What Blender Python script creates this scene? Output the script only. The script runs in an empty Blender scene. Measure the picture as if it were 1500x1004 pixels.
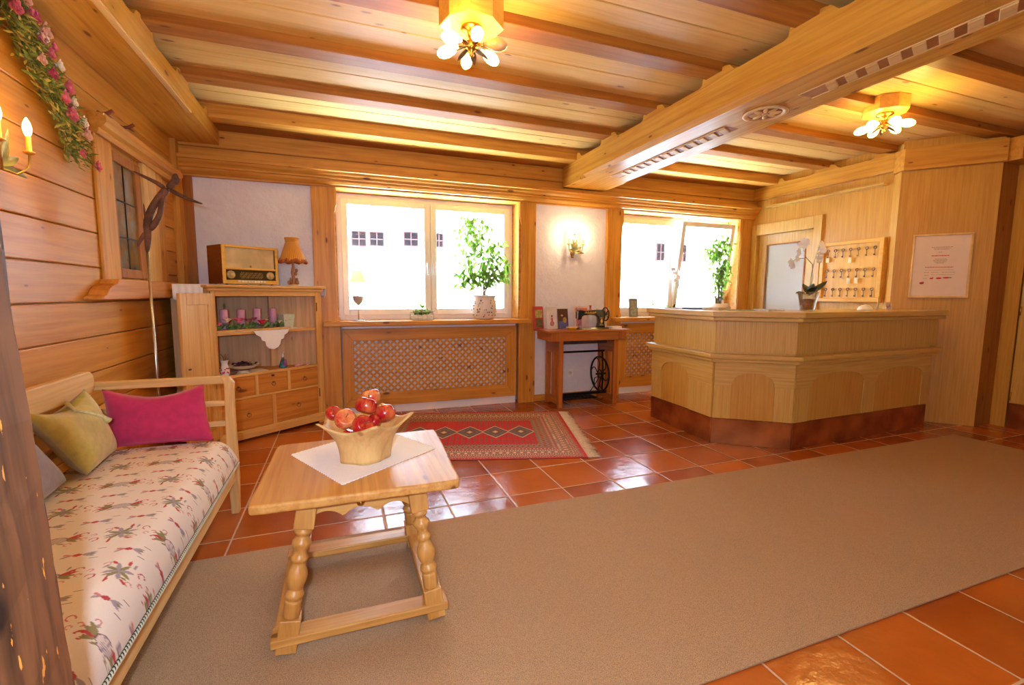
import bpy, bmesh, math, random
from math import sin, cos, pi, radians, sqrt, atan2
from mathutils import Vector, Matrix, noise
random.seed(7)
SC = bpy.context.scene
COL = SC.collection

# ------------------------------------------------------------------ camera
F_PX, YAW, PITCH, ROLL, CAM_H = 672.94, .355991, -.104744, .0053507, 1.25
cd = bpy.data.cameras.new('camera'); cam = bpy.data.objects.new('camera', cd); COL.objects.link(cam)
cd.sensor_width = 36; cd.lens = F_PX / 1500 * 36; cd.clip_start = .02; cd.clip_end = 200
_w = Vector((sin(YAW)*cos(PITCH), cos(YAW)*cos(PITCH), sin(PITCH)))
_r0 = Vector((cos(YAW), -sin(YAW), 0)); _u0 = _r0.cross(_w)
_r = cos(ROLL)*_r0 + sin(ROLL)*_u0; _u = -sin(ROLL)*_r0 + cos(ROLL)*_u0
cam.matrix_world = Matrix(((_r.x, _u.x, -_w.x, 0), (_r.y, _u.y, -_w.y, 0), (_r.z, _u.z, -_w.z, CAM_H), (0, 0, 0, 1)))
SC.camera = cam

# ------------------------------------------------------------------ light
vs = SC.view_settings
SC.display_settings.display_device = 'sRGB'
vs.view_transform = 'Standard'; vs.look = 'None'; vs.exposure = .50; vs.gamma = 1.0; vs.use_curve_mapping = False
SC.cycles.use_denoising = True
SC.cycles.max_bounces = 12; SC.cycles.diffuse_bounces = 8; SC.cycles.glossy_bounces = 4
SC.cycles.transmission_bounces = 8; SC.cycles.transparent_max_bounces = 16
SC.cycles.sample_clamp_indirect = 8.0
SC.cycles.caustics_reflective = False; SC.cycles.caustics_refractive = False

SKY = 5.0          # radiance of the bright day outside
W = bpy.data.worlds.new('world'); SC.world = W; W.use_nodes = True
nt = W.node_tree; nt.nodes.clear()
_o = nt.nodes.new('ShaderNodeOutputWorld'); _b = nt.nodes.new('ShaderNodeBackground')
_tc = nt.nodes.new('ShaderNodeTexCoord'); _sx = nt.nodes.new('ShaderNodeSeparateXYZ')
_rp = nt.nodes.new('ShaderNodeValToRGB')     # sunlit pale ground below the horizon, hazy sky above
_e = _rp.color_ramp.elements; _e[0].position = .12; _e[0].color = (21.0, 26.0, 31.0, 1); _e[1].position = .56; _e[1].color = (.52, .76, 1.12, 1)
_q = _e.new(.30); _q.color = (5.4, 6.8, 8.4, 1); _q = _e.new(.45); _q.color = (1.4, 1.8, 2.3, 1)
_ma = nt.nodes.new('ShaderNodeMath'); _ma.operation = 'MULTIPLY_ADD'; _ma.inputs[1].default_value = .5; _ma.inputs[2].default_value = .5
nt.links.new(_tc.outputs['Generated'], _sx.inputs[0]); nt.links.new(_sx.outputs[2], _ma.inputs[0])
nt.links.new(_ma.outputs[0], _rp.inputs[0]); nt.links.new(_rp.outputs[0], _b.inputs[0])
_b.inputs[1].default_value = SKY; nt.links.new(_b.outputs[0], _o.inputs[0])

def portal(loc, rot, sx, sy):
    l = bpy.data.lights.new('window_portal', 'AREA'); l.shape = 'RECTANGLE'; l.size = sx; l.size_y = sy
    l.cycles.is_portal = True
    o = bpy.data.objects.new('window_portal', l); COL.objects.link(o); o.location = loc; o.rotation_euler = rot
portal((.925, 5.20, 1.62), (pi/2, 0, pi), 1.85, 1.3)
portal((4.15, 5.20, 1.62), (pi/2, 0, pi), 1.85, 1.3)
portal((0, -2.72, 1.6), (pi/2, 0, 0), 1.0, .9)  # samples daylight through the added fill opening behind the camera

def flash():      # the photographer's flash, a hand's width left of the lens
    l = bpy.data.lights.new('camera_flash', 'POINT'); l.energy = 80; l.color = (.78, .96, 1.22); l.shadow_soft_size = .025
    o = bpy.data.objects.new('camera_flash', l); COL.objects.link(o); o.location = (-.09, -.02, 1.33)
flash()
def lamp(name, loc, watts, color, radius):
    l = bpy.data.lights.new(name, 'POINT'); l.energy = watts; l.color = color; l.shadow_soft_size = radius
    o = bpy.data.objects.new(name, l); COL.objects.link(o); o.location = loc; return o

# ------------------------------------------------------------------ materials
def lin(c):
    return tuple((x/255/12.92 if x/255 <= .04045 else ((x/255+.055)/1.055)**2.4) for x in c) + (1,)
MATS = {}
class NT:
    def __init__(s, name):
        s.mat = bpy.data.materials.new(name); s.mat.use_nodes = True; s.t = s.mat.node_tree
        s.p = s.t.nodes['Principled BSDF']; s.out = s.t.nodes['Material Output']
    def n(s, kind, **kw):
        x = s.t.nodes.new('ShaderNode' + kind)
        for k, v in kw.items(): setattr(x, k, v)
        return x
    def l(s, a, b): s.t.links.new(a, b)
    def put(s, sock, v):
        if isinstance(v, bpy.types.NodeSocket): s.l(v, sock)
        else: sock.default_value = v
    def math(s, op, a, b=0, c=0, clamp=False):
        x = s.n('Math', operation=op, use_clamp=clamp)
        for i, v in enumerate((a, b, c)): s.put(x.inputs[i], v)
        return x.outputs[0]
    def mix(s, f, a, b, mode='MIX'):
        x = s.n('Mix', data_type='RGBA', blend_type=mode)
        s.put(x.inputs[0], f); s.put(x.inputs[6], a); s.put(x.inputs[7], b); return x.outputs[2]
    def ramp(s, f, *els):
        x = s.n('ValToRGB'); e = x.color_ramp.elements
        while len(e) < len(els): e.new(.5)
        for i, (p, c) in enumerate(els): e[i].position = p; e[i].color = c
        s.l(f, x.inputs[0]); return x.outputs[0]
    def noise(s, vec, scale, detail=2, rough=.5):
        x = s.n('TexNoise'); x.inputs['Scale'].default_value = scale; x.inputs['Detail'].default_value = detail
        x.inputs['Roughness'].default_value = rough
        if vec is not None: s.l(vec, x.inputs['Vector'])
        return x.outputs['Fac']
    def comb(s, a, b, c):
        x = s.n('CombineXYZ')
        for i, v in enumerate((a, b, c)): s.put(x.inputs[i], v)
        return x.outputs[0]
    def bump(s, h, strength, dist=.01):
        x = s.n('Bump'); x.inputs['Strength'].default_value = strength; x.inputs['Distance'].default_value = dist
        s.l(h, x.inputs['Height']); s.l(x.outputs[0], s.p.inputs['Normal'])
    def bc(s, v): s.put(s.p.inputs['Base Color'], v)
    def set(s, **kw):
        for k, v in kw.items(): s.p.inputs[k.replace('_', ' ')].default_value = v

def wood(name, c1, c2, cd, axis='x', knots=.5, rough=.45, plank=None, tone=.25, coat=0.0, freq=1.0):
    """procedural timber, grain along axis; plank=(axis,width,offset) gives each board its own tone"""
    key = (name, axis)
    if key in MATS: return MATS[key]
    m = NT(name + '_' + axis)
    tc = m.n('TexCoord'); oi = m.n('ObjectInfo')
    rnd = m.math('MULTIPLY', oi.outputs['Random'], 37.0)
    sep = m.n('SeparateXYZ'); m.l(tc.outputs['Object'], sep.inputs[0])
    S = {'x': sep.outputs[0], 'y': sep.outputs[1], 'z': sep.outputs[2]}
    g = S[axis]; a, b = [S[k] for k in 'xyz' if k != axis]
    seed = rnd; pl = None
    if plank:
        pa, pw, po = plank
        idx = m.math('FLOOR', m.math('DIVIDE', m.math('SUBTRACT', S[pa], po), pw))
        wn = m.n('TexWhiteNoise', noise_dimensions='1D'); m.l(m.math('ADD', idx, .37), wn.inputs['W']); pl = wn.outputs['Value']
        seed = m.math('ADD', rnd, m.math('MULTIPLY', pl, 23.0))
    g = m.math('ADD', g, seed)
    warp = m.noise(m.comb(m.math('MULTIPLY', g, 1.3), m.math('MULTIPLY', a, 5), m.math('MULTIPLY', b, 5)), 1.0, 3)
    w2 = m.math('MULTIPLY', warp, 2.2)
    v1 = m.comb(m.math('MULTIPLY', g, 1.1*freq), m.math('ADD', m.math('MULTIPLY', a, 34*freq), w2), m.math('ADD', m.math('MULTIPLY', b, 34*freq), w2))
    streak = m.noise(v1, 1.0, 3, .55)
    fine = m.noise(m.comb(m.math('MULTIPLY', g, 4), m.math('MULTIPLY', a, 160), m.math('MULTIPLY', b, 160)), 1.0, 2)
    f = m.math('ADD', m.math('MULTIPLY', streak, .8), m.math('MULTIPLY', fine, .2))
    col = m.ramp(f, (.34, c2), (.60, c1))
    big = m.noise(m.comb(m.math('MULTIPLY', g, .8), m.math('MULTIPLY', a, 3), m.math('MULTIPLY', b, 3)), 1.0, 2)
    col = m.mix(m.math('MULTIPLY', m.math('SUBTRACT', big, .35, clamp=True), 1.6*tone, clamp=True), col, c2)
    if pl is not None:
        col = m.mix(m.math('MULTIPLY', pl, tone*1.3), col, m.mix(.5, c2, c1))
        hv = m.n('HueSaturation'); m.l(col, hv.inputs['Color'])
        m.l(m.math('ADD', m.math('MULTIPLY', pl, .22), .87), hv.inputs['Value']); col = hv.outputs[0]
    if knots > 0:
        vor = m.n('TexVoronoi'); vor.inputs['Scale'].default_value = 1.0
        m.l(m.comb(m.math('MULTIPLY', g, 4.2), m.math('MULTIPLY', a, 11.5), m.math('MULTIPLY', b, 11.5)), vor.inputs['Vector'])
        sc = m.n('SeparateColor'); m.l(vor.outputs['Color'], sc.inputs[0])
        on = m.math('GREATER_THAN', sc.outputs[0], 1-knots)
        d = m.math('ADD', vor.outputs['Distance'], m.math('MULTIPLY', m.math('SUBTRACT', warp, .5), .12))
        k = m.math('MULTIPLY', m.math('SUBTRACT', 1.0, m.math('DIVIDE', d, m.math('MULTIPLY_ADD', sc.outputs[1], .12, .08)), clamp=True), 2.6, clamp=True)
        halo = m.math('MULTIPLY', m.math('SUBTRACT', 1.0, m.math('DIVIDE', d, .42), clamp=True), .55)
        col = m.mix(m.math('MULTIPLY', halo, on), col, c2)
        col = m.mix(m.math('MULTIPLY', m.math('MULTIPLY', k, on), .85), col, cd)
    m.bc(col); m.set(Roughness=rough, Coat_Weight=coat, Coat_Roughness=.2)
    m.p.inputs['Specular IOR Level'].default_value = .35
    m.bump(f, .12, .004)
    MATS[key] = m.mat; return m.mat

def flat(name, rgb, rough=.6, metal=0, nscale=0, namt=.15, bump=0, bscale=60, coat=0, sss=0, **kw):
    if name in MATS: return MATS[name]
    m = NT(name); c = lin(rgb)
    tc = m.n('TexCoord')
    nz = m.noise(tc.outputs['Object'], nscale or 12, 3)
    dk = tuple(x*(1-namt) for x in c[:3])+(1,); lt = tuple(min(1, x*(1+namt*.6)) for x in c[:3])+(1,)
    m.bc(m.ramp(nz, (.35, dk), (.65, lt)))
    m.set(Roughness=rough, Metallic=metal, Coat_Weight=coat)
    if bump: m.bump(m.noise(tc.outputs['Object'], bscale, 3), bump, .004)
    for k, v in kw.items(): m.p.inputs[k.replace('_', ' ')].default_value = v
    MATS[name] = m.mat; return m.mat

def emis(name, rgb, strength):
    if name in MATS: return MATS[name]
    m = NT(name); m.bc(lin(rgb)); m.p.inputs['Emission Color'].default_value = lin(rgb); m.p.inputs['Emission Strength'].default_value = strength
    m.set(Roughness=.3); MATS[name] = m.mat; return m.mat

# pine families (base colour ; grain colour ; knot colour)
def pine(ax):   return wood('pine_panelling', lin((210, 152, 62)), lin((182, 118, 36)), lin((96, 42, 10)), ax, .72, .42, tone=.3)
def log(ax):    return wood('pine_wall_board', lin((208, 146, 52)), lin((178, 112, 26)), lin((108, 54, 12)), ax, .45, .42, plank=('z', .195, .025), tone=.4)
def ceilw(ax):  return wood('pine_ceiling_board', lin((222, 184, 112)), lin((204, 160, 84)), lin((130, 80, 36)), ax, .50, .45, plank=('y', .3275, 2.88-.3275*17), tone=.25)
def joistw(ax): return wood('pine_joist', lin((166, 104, 30)), lin((138, 80, 18)), lin((84, 38, 6)), ax, .35, .5, tone=.3)
def beamw(ax):  return wood('pine_beam', lin((208, 154, 60)), lin((180, 120, 34)), lin((96, 42, 10)), ax, .8, .36, tone=.3)
def oak(ax):    return wood('light_oak', lin((208, 172, 92)), lin((188, 148, 66)), lin((150, 104, 50)), ax, 0, .33, tone=.2, coat=.25, freq=2.6)
def birch(ax):  return wood('blond_veneer', lin((202, 156, 70)), lin((184, 134, 50)), lin((140, 96, 40)), ax, 0, .38, tone=.3, coat=.15, freq=2.2)
def raw(ax):    return wood('stripped_pine', lin((222, 178, 108)), lin((196, 144, 74)), lin((124, 72, 30)), ax, .3, .5, tone=.3)
def draww(ax):  return wood('amber_pine', lin((204, 140, 64)), lin((178, 110, 42)), lin((114, 62, 22)), ax, .3, .45, tone=.4)
def tablew(ax): return wood('table_pine', lin((212, 162, 88)), lin((178, 118, 50)), lin((112, 64, 26)), ax, .3, .42, tone=.8, coat=.12)
def ashw(ax):   return wood('bleached_pine', lin((222, 186, 122)), lin((202, 158, 92)), lin((156, 106, 56)), ax, .15, .5, tone=.2)
def oldw(ax):   return wood('weathered_post', lin((116, 72, 40)), lin((52, 30, 16)), lin((28, 16, 10)), ax, .45, .65, tone=.9)
def brownw(ax): return wood('sewing_table_wood', lin((178, 106, 44)), lin((150, 80, 28)), lin((90, 44, 16)), ax, 0, .3, tone=.3, coat=.3)
def radiow(ax): return wood('walnut_veneer', lin((128, 60, 22)), lin((92, 38, 12)), lin((50, 20, 8)), ax, 0, .15, tone=.4, coat=.8)
def goldw(ax):  return wood('honey_wood', lin((226, 178, 80)), lin((210, 158, 60)), lin((150, 96, 40)), ax, .1, .35, tone=.2, coat=.2)
def greyw(ax):  return wood('greyed_pine', lin((226, 190, 144)), lin((196, 158, 114)), lin((120, 90, 62)), ax, .4, .7, tone=.5)

PLASTER = NT('white_plaster'); _t = PLASTER.n('TexCoord')
_n = PLASTER.noise(_t.outputs['Object'], 5, 4, .6)
PLASTER.bc(PLASTER.ramp(_n, (.3, lin((222, 220, 230))), (.7, lin((232, 230, 238))))); PLASTER.set(Roughness=.85)
PLASTER.bump(PLASTER.noise(_t.outputs['Object'], 9, 5, .62), .55, .03); PLASTER = PLASTER.mat
WHITE = flat('white_lacquer', (238, 236, 236), .35, namt=.02)
LACE = flat('white_cotton', (242, 242, 246), .85, nscale=140, namt=.03, bump=.12, bscale=260)
BRASS = flat('aged_brass', (196, 148, 70), .3, 1.0)
IRON = flat('black_iron', (30, 26, 24), .45, .6)
STEEL = flat('brushed_steel', (190, 186, 180), .25, 1.0)
LEAF = flat('green_leaf', (118, 160, 46), .45, nscale=9, namt=.35, Subsurface_Weight=0.0)
LEAFD = flat('dark_green_leaf', (44, 74, 34), .4, nscale=9, namt=.3)
STEM = flat('brown_stem', (120, 96, 56), .7)

# floor tiles
m = NT('terracotta_tile'); tc = m.n('TexCoord'); sep = m.n('SeparateXYZ'); m.l(tc.outputs['Object'], sep.inputs[0])
def _grid(c, w, off):
    q = m.math('DIVIDE', m.math('SUBTRACT', c, off), w); i = m.math('FLOOR', q); fr = m.math('SUBTRACT', q, i)
    return i, m.math('MULTIPLY', m.math('MINIMUM', fr, m.math('SUBTRACT', 1.0, fr)), w)
ix, dx = _grid(sep.outputs[0], .3735, .190); iy, dy = _grid(sep.outputs[1], .3735, .335)
dd = m.math('ADD', m.math('MINIMUM', dx, dy), m.math('MULTIPLY', m.math('SUBTRACT', m.noise(tc.outputs['Object'], 30, 2), .5), .003))
joint = m.math('LESS_THAN', dd, .0045)
wn = m.n('TexWhiteNoise', noise_dimensions='2D'); m.l(m.comb(ix, iy, 0), wn.inputs['Vector'])
n1 = m.noise(tc.outputs['Object'], 3.2, 4)
tcol = m.ramp(m.math('ADD', m.math('MULTIPLY', n1, .55), m.math('MULTIPLY', wn.outputs['Value'], .45)), (.25, lin((140, 60, 14))), (.75, lin((184, 94, 28))))
m.bc(m.mix(joint, tcol, lin((196, 160, 124))))
m.l(m.math('ADD', m.math('MULTIPLY', joint, .5), m.math('MULTIPLY_ADD', m.noise(tc.outputs['Object'], 14, 3), .16, .10)), m.p.inputs['Roughness'])
hh = m.math('ADD', m.math('MULTIPLY', m.noise(tc.outputs['Object'], 7, 4, .6), 1.0), m.math('MULTIPLY', m.math('MINIMUM', dd, .009), 60))
m.bump(hh, .35, .012); m.p.inputs['Specular IOR Level'].default_value = .7
TILE = m.mat

# flat-woven carpet
m = NT('taupe_carpet'); tc = m.n('TexCoord')
n1 = m.noise(tc.outputs['Object'], 420, 2); n2 = m.noise(tc.outputs['Object'], 2.0, 3)
m.bc(m.mix(m.math('MULTIPLY', n2, .25), m.ramp(n1, (.3, lin((122, 92, 62))), (.66, lin((196, 160, 120)))), lin((140, 106, 74))))
m.set(Roughness=.9); m.bump(n1, .5, .004); CARPET = m.mat

def attr_mat(name, rough=.9, bscale=500, bump=.35):
    m = NT(name); a = m.n('Attribute'); a.attribute_name = 'weave'; tc = m.n('TexCoord')
    nn = m.noise(tc.outputs['Object'], bscale, 2)
    m.bc(m.mix(m.math('MULTIPLY', nn, .3), a.outputs['Color'], m.mix(1.0, a.outputs['Color'], (.62, .6, .58, 1), 'MULTIPLY')))
    m.set(Roughness=rough); m.bump(nn, bump, .003); return m.mat

def glass_mat(name, tint=(1, 1, 1, 1), gloss=.06, rough=.02):
    m = NT(name); tr = m.n('BsdfTransparent'); gl = m.n('BsdfGlossy'); mx = m.n('MixShader')
    tr.inputs[0].default_value = tint; gl.inputs['Roughness'].default_value = rough
    lw = m.n('LayerWeight'); lw.inputs[0].default_value = .25
    m.l(m.math('ADD', m.math('MULTIPLY', lw.outputs['Fresnel'], .5), gloss), mx.inputs[0])
    m.l(tr.outputs[0], mx.inputs[1]); m.l(gl.outputs[0], mx.inputs[2]); m.l(mx.outputs[0], m.out.inputs['Surface']); return m.mat
GLASS = glass_mat('window_glass')
CLEAR = glass_mat('clear_glass', (.9, .92, .9, 1), .12)

# ------------------------------------------------------------------ mesh helpers
class MB:
    def __init__(s): s.v = []; s.f = []; s.mi = []; s.sm = []; s.M = None
    def add(s, vs, fs, mi=0, sm=False):
        b = len(s.v)
        s.v += [tuple(s.M @ Vector(v)) if s.M else tuple(v) for v in vs]
        s.f += [tuple(b+i for i in f) for f in fs]; s.mi += [mi]*len(fs); s.sm += [sm]*len(fs); return s
    def box(s, x0, x1, y0, y1, z0, z1, mi=0):
        return s.add([(x, y, z) for x in (x0, x1) for y in (y0, y1) for z in (z0, z1)],
                     [(0, 1, 3, 2), (4, 6, 7, 5), (0, 4, 5, 1), (2, 3, 7, 6), (0, 2, 6, 4), (1, 5, 7, 3)], mi)
    def prism(s, poly, lo, hi, axis='z', mi=0, sm=False):
        def P(a, b, c): return {'z': (a, b, c), 'y': (a, c, b), 'x': (c, a, b)}[axis]
        n = len(poly); vs = [P(a, b, lo) for a, b in poly] + [P(a, b, hi) for a, b in poly]
        fs = [tuple(range(n))[::-1], tuple(range(n, 2*n))]
        s.add(vs, fs, mi)
        b = len(s.v) - 2*n
        for i in range(n):
            j = (i+1) % n; s.f.append((b+i, b+j, b+n+j, b+n+i)); s.mi.append(mi); s.sm.append(sm)
        return s
    def tube(s, pts, r, n=8, mi=0, cap=True, sm=True):
        pts = [Vector(p) for p in pts]; R = r if isinstance(r, (list, tuple)) else [r]*len(pts)
        vs = []; up = Vector((0, 0, 1)); prev = None
        for i, p in enumerate(pts):
            t = (pts[min(i+1, len(pts)-1)] - pts[max(i-1, 0)])
            t = t.normalized() if t.length > 1e-9 else Vector((0, 0, 1))
            if prev is None: a = t.cross(up if abs(t.z) < .95 else Vector((1, 0, 0))).normalized()
            else:
                a = prev - t*prev.dot(t); a = a.normalized() if a.length > 1e-6 else t.orthogonal().normalized()
            prev = a; b = t.cross(a)
            for k in range(n):
                th = 2*pi*k/n; vs.append(p + (a*cos(th)+b*sin(th))*R[i])
        fs = [(i*n+k, i*n+(k+1) % n, (i+1)*n+(k+1) % n, (i+1)*n+k) for i in range(len(pts)-1) for k in range(n)]
        s.add(vs, fs, mi, sm)
        if cap:
            b = len(s.v)-len(vs); s.f += [tuple(b+k for k in range(n))[::-1], tuple(b+(len(pts)-1)*n+k for k in range(n))]
            s.mi += [mi]*2; s.sm += [False]*2
        return s
    def lathe(s, prof, c=(0, 0, 0), n=24, mi=0, sm=True, fn=None, cap=True):
        vs = []
        for r, z in prof:
            for k in range(n):
                th = 2*pi*k/n; rr, zz = (fn(r, z, th) if fn else (r, z))
                vs.append((c[0]+rr*cos(th), c[1]+rr*sin(th), c[2]+zz))
        m = len(prof)
        fs = [(i*n+k, i*n+(k+1) % n, (i+1)*n+(k+1) % n, (i+1)*n+k) for i in range(m-1) for k in range(n)]
        s.add(vs, fs, mi, sm); b = len(s.v)-len(vs)
        if not cap: return s
        if prof[0][0] > 1e-5: s.f.append(tuple(b+k for k in range(n))[::-1]); s.mi.append(mi); s.sm.append(False)
        if prof[-1][0] > 1e-5: s.f.append(tuple(b+(m-1)*n+k for k in range(n))); s.mi.append(mi); s.sm.append(False)
        return s
    def ball(s, c, r, nu=12, nv=8, mi=0):
        rx, ry, rz = r if isinstance(r, (tuple, list)) else (r, r, r)
        vs = [(c[0], c[1], c[2]-rz)]
        for i in range(1, nv):
            ph = -pi/2+pi*i/nv
            for k in range(nu): th = 2*pi*k/nu; vs.append((c[0]+rx*cos(ph)*cos(th), c[1]+ry*cos(ph)*sin(th), c[2]+rz*sin(ph)))
        vs.append((c[0], c[1], c[2]+rz)); L = len(vs)-1
        fs = [(0, 1+(k+1) % nu, 1+k) for k in range(nu)]
        for i in range(nv-2):
            fs += [(1+i*nu+k, 1+i*nu+(k+1) % nu, 1+(i+1)*nu+(k+1) % nu, 1+(i+1)*nu+k) for k in range(nu)]
        fs += [(1+(nv-2)*nu+k, 1+(nv-2)*nu+(k+1) % nu, L) for k in range(nu)]
        return s.add(vs, fs, mi, True)
    def leaf(s, base, d, L, w, nrm=None, curl=.15, mi=0, seg=4):
        """a pointed leaf of two thin curved halves along direction d"""
        base = Vector(base); d = Vector(d).normalized()
        nrm = Vector(nrm) if nrm else Vector((random.uniform(-1, 1), random.uniform(-1, 1), random.uniform(.1, 1)))
        sd = d.cross(nrm); sd = sd.normalized() if sd.length > 1e-4 else d.orthogonal().normalized(); up = sd.cross(d)
        vs = []
        for i in range(seg+1):
            t = i/seg; wd = w*sin(pi*min(1, t*.93+.05))**.8*.5
            p = base + d*(L*t) - up*(curl*L*t*t)
            vs += [p-sd*wd+up*wd*.35, p, p+sd*wd+up*wd*.35]
        fs = []
        for i in range(seg):
            b = i*3; fs += [(b, b+1, b+4, b+3), (b+1, b+2, b+5, b+4)]
        return s.add(vs, fs, mi, True)
    def build(s, name, mat, parent=None, bevel=0, seg=2, sub=0, auto=False):
        me = bpy.data.meshes.new(name); me.from_pydata(s.v, [], s.f)
        for mm in (mat if isinstance(mat, (list, tuple)) else [mat]): me.materials.append(mm)
        me.polygons.foreach_set('material_index', s.mi); me.polygons.foreach_set('use_smooth', s.sm)
        bm = bmesh.new(); bm.from_mesh(me); bmesh.ops.recalc_face_normals(bm, faces=bm.faces); bm.to_mesh(me); bm.free()
        me.update()
        o = bpy.data.objects.new(name, me); COL.objects.link(o)
        if parent: o.parent = parent
        if bevel:
            b = o.modifiers.new('bevel', 'BEVEL'); b.width = bevel; b.segments = seg; b.limit_method = 'ANGLE'; b.angle_limit = radians(40)
        if sub:
            b = o.modifiers.new('subdivision', 'SUBSURF'); b.levels = sub; b.render_levels = sub
        return o

def thing(name, label, cat, loc=(0, 0, 0), rz=0, group=None):
    o = bpy.data.objects.new(name, None); COL.objects.link(o); o.empty_display_size = .05
    o.location = loc; o.rotation_euler = (0, 0, rz); o['label'] = label; o['category'] = cat
    if group: o['group'] = group
    return o
def tag(o, label, cat, group=None, loc=None, rz=0):
    o['label'] = label; o['category'] = cat
    if group: o['group'] = group
    if loc: o.location = loc; o.rotation_euler = (0, 0, rz)
    return o
def struct(o):
    o['kind'] = 'structure'; return o
def dup(root, loc, rz, label, group=None):
    r = root.copy(); COL.objects.link(r); r.location = loc; r.rotation_euler = (root.rotation_euler.x, root.rotation_euler.y, rz); r['label'] = label
    if group: r['group'] = group
    for ch in list(root.children):
        c = ch.copy(); COL.objects.link(c); c.parent = r
        for g in ch.children:
            d = g.copy(); COL.objects.link(d); d.parent = c
    return r
def B(x0, x1, y0, y1, z0, z1): return MB().box(x0, x1, y0, y1, z0, z1)
def lerp(a, b, t): return a+(b-a)*t
def arc(cx, cy, r, a0, a1, n): return [(cx+r*cos(lerp(a0, a1, i/n)), cy+r*sin(lerp(a0, a1, i/n))) for i in range(n+1)]

# ================================================================== ROOM SHELL
XL, XR, YB, YF, ZC = -1.30, 5.30, 4.85, -2.6, 2.757
struct(B(XL-.3, 7.6, YF-.2, 5.5, -.1, 0).build('floor', TILE))
# ceiling boards run across the room, two to every bay
mb = MB(); y = -2.72
y = 2.88-.3275*17
while y < 5.3:
    mb.box(XL-.3, 7.6, y+.003, y+.3245, ZC, ZC+.03); y += .3275
mb.box(XL-.3, 7.6, YF-.2, 5.5, ZC+.012, ZC+.05)
struct(mb.build('ceiling', ceilw('x'), bevel=.004, seg=1))

# left wall of broad horizontal boards with a window hole
mb = MB(); z = .025-.195
WZ0, WZ1, WY0, WY1 = 1.34, 2.12, 3.60, 3.96
while z < ZC:
    a, b = max(0, z+.002), min(ZC+.02, z+.193)
    if b > WZ0 and a < WZ1:
        for y0, y1 in ((YF, WY0), (WY1, 5.2)): mb.box(XL-.03, XL, y0, y1, a, b)
        if a < WZ0: mb.box(XL-.03, XL, WY0, WY1, a, WZ0)
        if b > WZ1: mb.box(XL-.03, XL, WY0, WY1, WZ1, b)
    elif b > a: mb.box(XL-.03, XL, YF, 5.2, a, b)
    z += .195
for y0, y1, z0, z1 in ((YF, WY0, 0, ZC), (WY1, 5.2, 0, ZC), (WY0, WY1, 0, WZ0), (WY0, WY1, WZ1, ZC)):
    mb.box(XL-.18, XL-.022, y0, y1, z0, z1)
struct(mb.build('wall_left', log('y'), bevel=.006, seg=2))

# back wall: white plaster with two window holes and shallow niches below them
mb = MB(); PY = 4.885; YO = 5.19
for x0, x1, z0, z1 in ((-1.35, -.06, 0, 2.35), (1.93, 3.17, 0, 2.35), (5.12, 5.6, 0, 2.35), (-1.35, 7.6, 2.30, 2.8)):
    mb.box(x0, x1, PY, YO, z0, z1)
for x0, x1 in ((-.06, 1.93), (3.17, 5.12)): mb.box(x0, x1, 5.08, YO, 0, .98)
struct(mb.build('wall_back', PLASTER))
# front wall (behind the camera) with an unseen opening added for fill daylight
mb = MB(); mb.box(XL-.2, -.5, YF-.2, YF, 0, ZC); mb.box(.5, 7.6, YF-.2, YF, 0, ZC); mb.box(-.5, .5, YF-.2, YF, 0, 1.15); mb.box(-.5, .5, YF-.2, YF, 2.05, ZC)
struct(mb.build('wall_front', PLASTER))

# right side: key-board wall, slanted wall, niche return and the cupboard wall
A = Vector((5.22, 3.05)); Bp = Vector((5.71, 2.51)); DY0, DY1, DZ = 3.96, 4.76, 2.05
mb = MB()
mb.box(XR, XR+.12, 3.02, DY0, 0, ZC); mb.box(XR, XR+.12, DY1, 5.2, 0, ZC); mb.box(XR, XR+.12, DY0, DY1, DZ, ZC)
mb.prism([(XR, 3.16), (A.x, A.y), (Bp.x, Bp.y), (Bp.x+.09, Bp.y+.08), (XR+.12, 3.3)], 0, ZC)
struct(mb.build('wall_right', birch('z')))
struct(B(Bp.x, 6.15, 2.51, 2.60, 0, ZC).build('trim_1', joistw('z')))
mb = MB(); mb.box(5.97, 6.1, 2.40, 2.51, 0, ZC); mb.box(5.97, 6.1, YF, 1.2, 0, ZC); mb.box(5.97, 6.1, 1.2, 2.40, 2.4, ZC); mb.box(6.09, 6.15, 1.2, 2.4, 0, 2.4)
struct(mb.build('wall_cupboard_side', birch('z')))

# ---------------------------------------------------------------- joists and beams
JY = [(-2.06, -1.92), (-1.4, -1.26), (-.74, -.60), (-.14, 0.0), (.52, .66), (1.17, 1.31), (1.83, 1.97), (2.48, 2.62), (3.14, 3.28), (3.79, 3.93)]
n = 2
for (a, b) in JY:
    struct(B(XL, 6.1, a, b, 2.70, ZC+.002).build('trim_%d' % n, joistw('x'), bevel=.004)); n += 1
struct(B(XL, 5.42, 4.45, 4.62, 2.655, ZC+.002).build('trim_%d' % n, pine('x'), bevel=.004)); n += 1
def beam_profile(z0, y0, y1):
    """side outline of a beam whose top swells into a saddle under every joist"""
    top = []
    for a, b in JY + [(4.45, 4.60)]:
        if b < y0 or a > y1: continue
        top += [(a-.14, 2.665), (a-.10, 2.672), (a-.06, 2.712), (a-.02, 2.722), (b+.02, 2.722), (b+.03, 2.71), (b+.035, 2.675), (b+.06, 2.665)]
    top = [(y, z) for y, z in top if y0 < y < y1]
    return [(y0, z0), (y0, 2.665)] + top + [(y1, 2.665), (y1, z0)]
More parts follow.
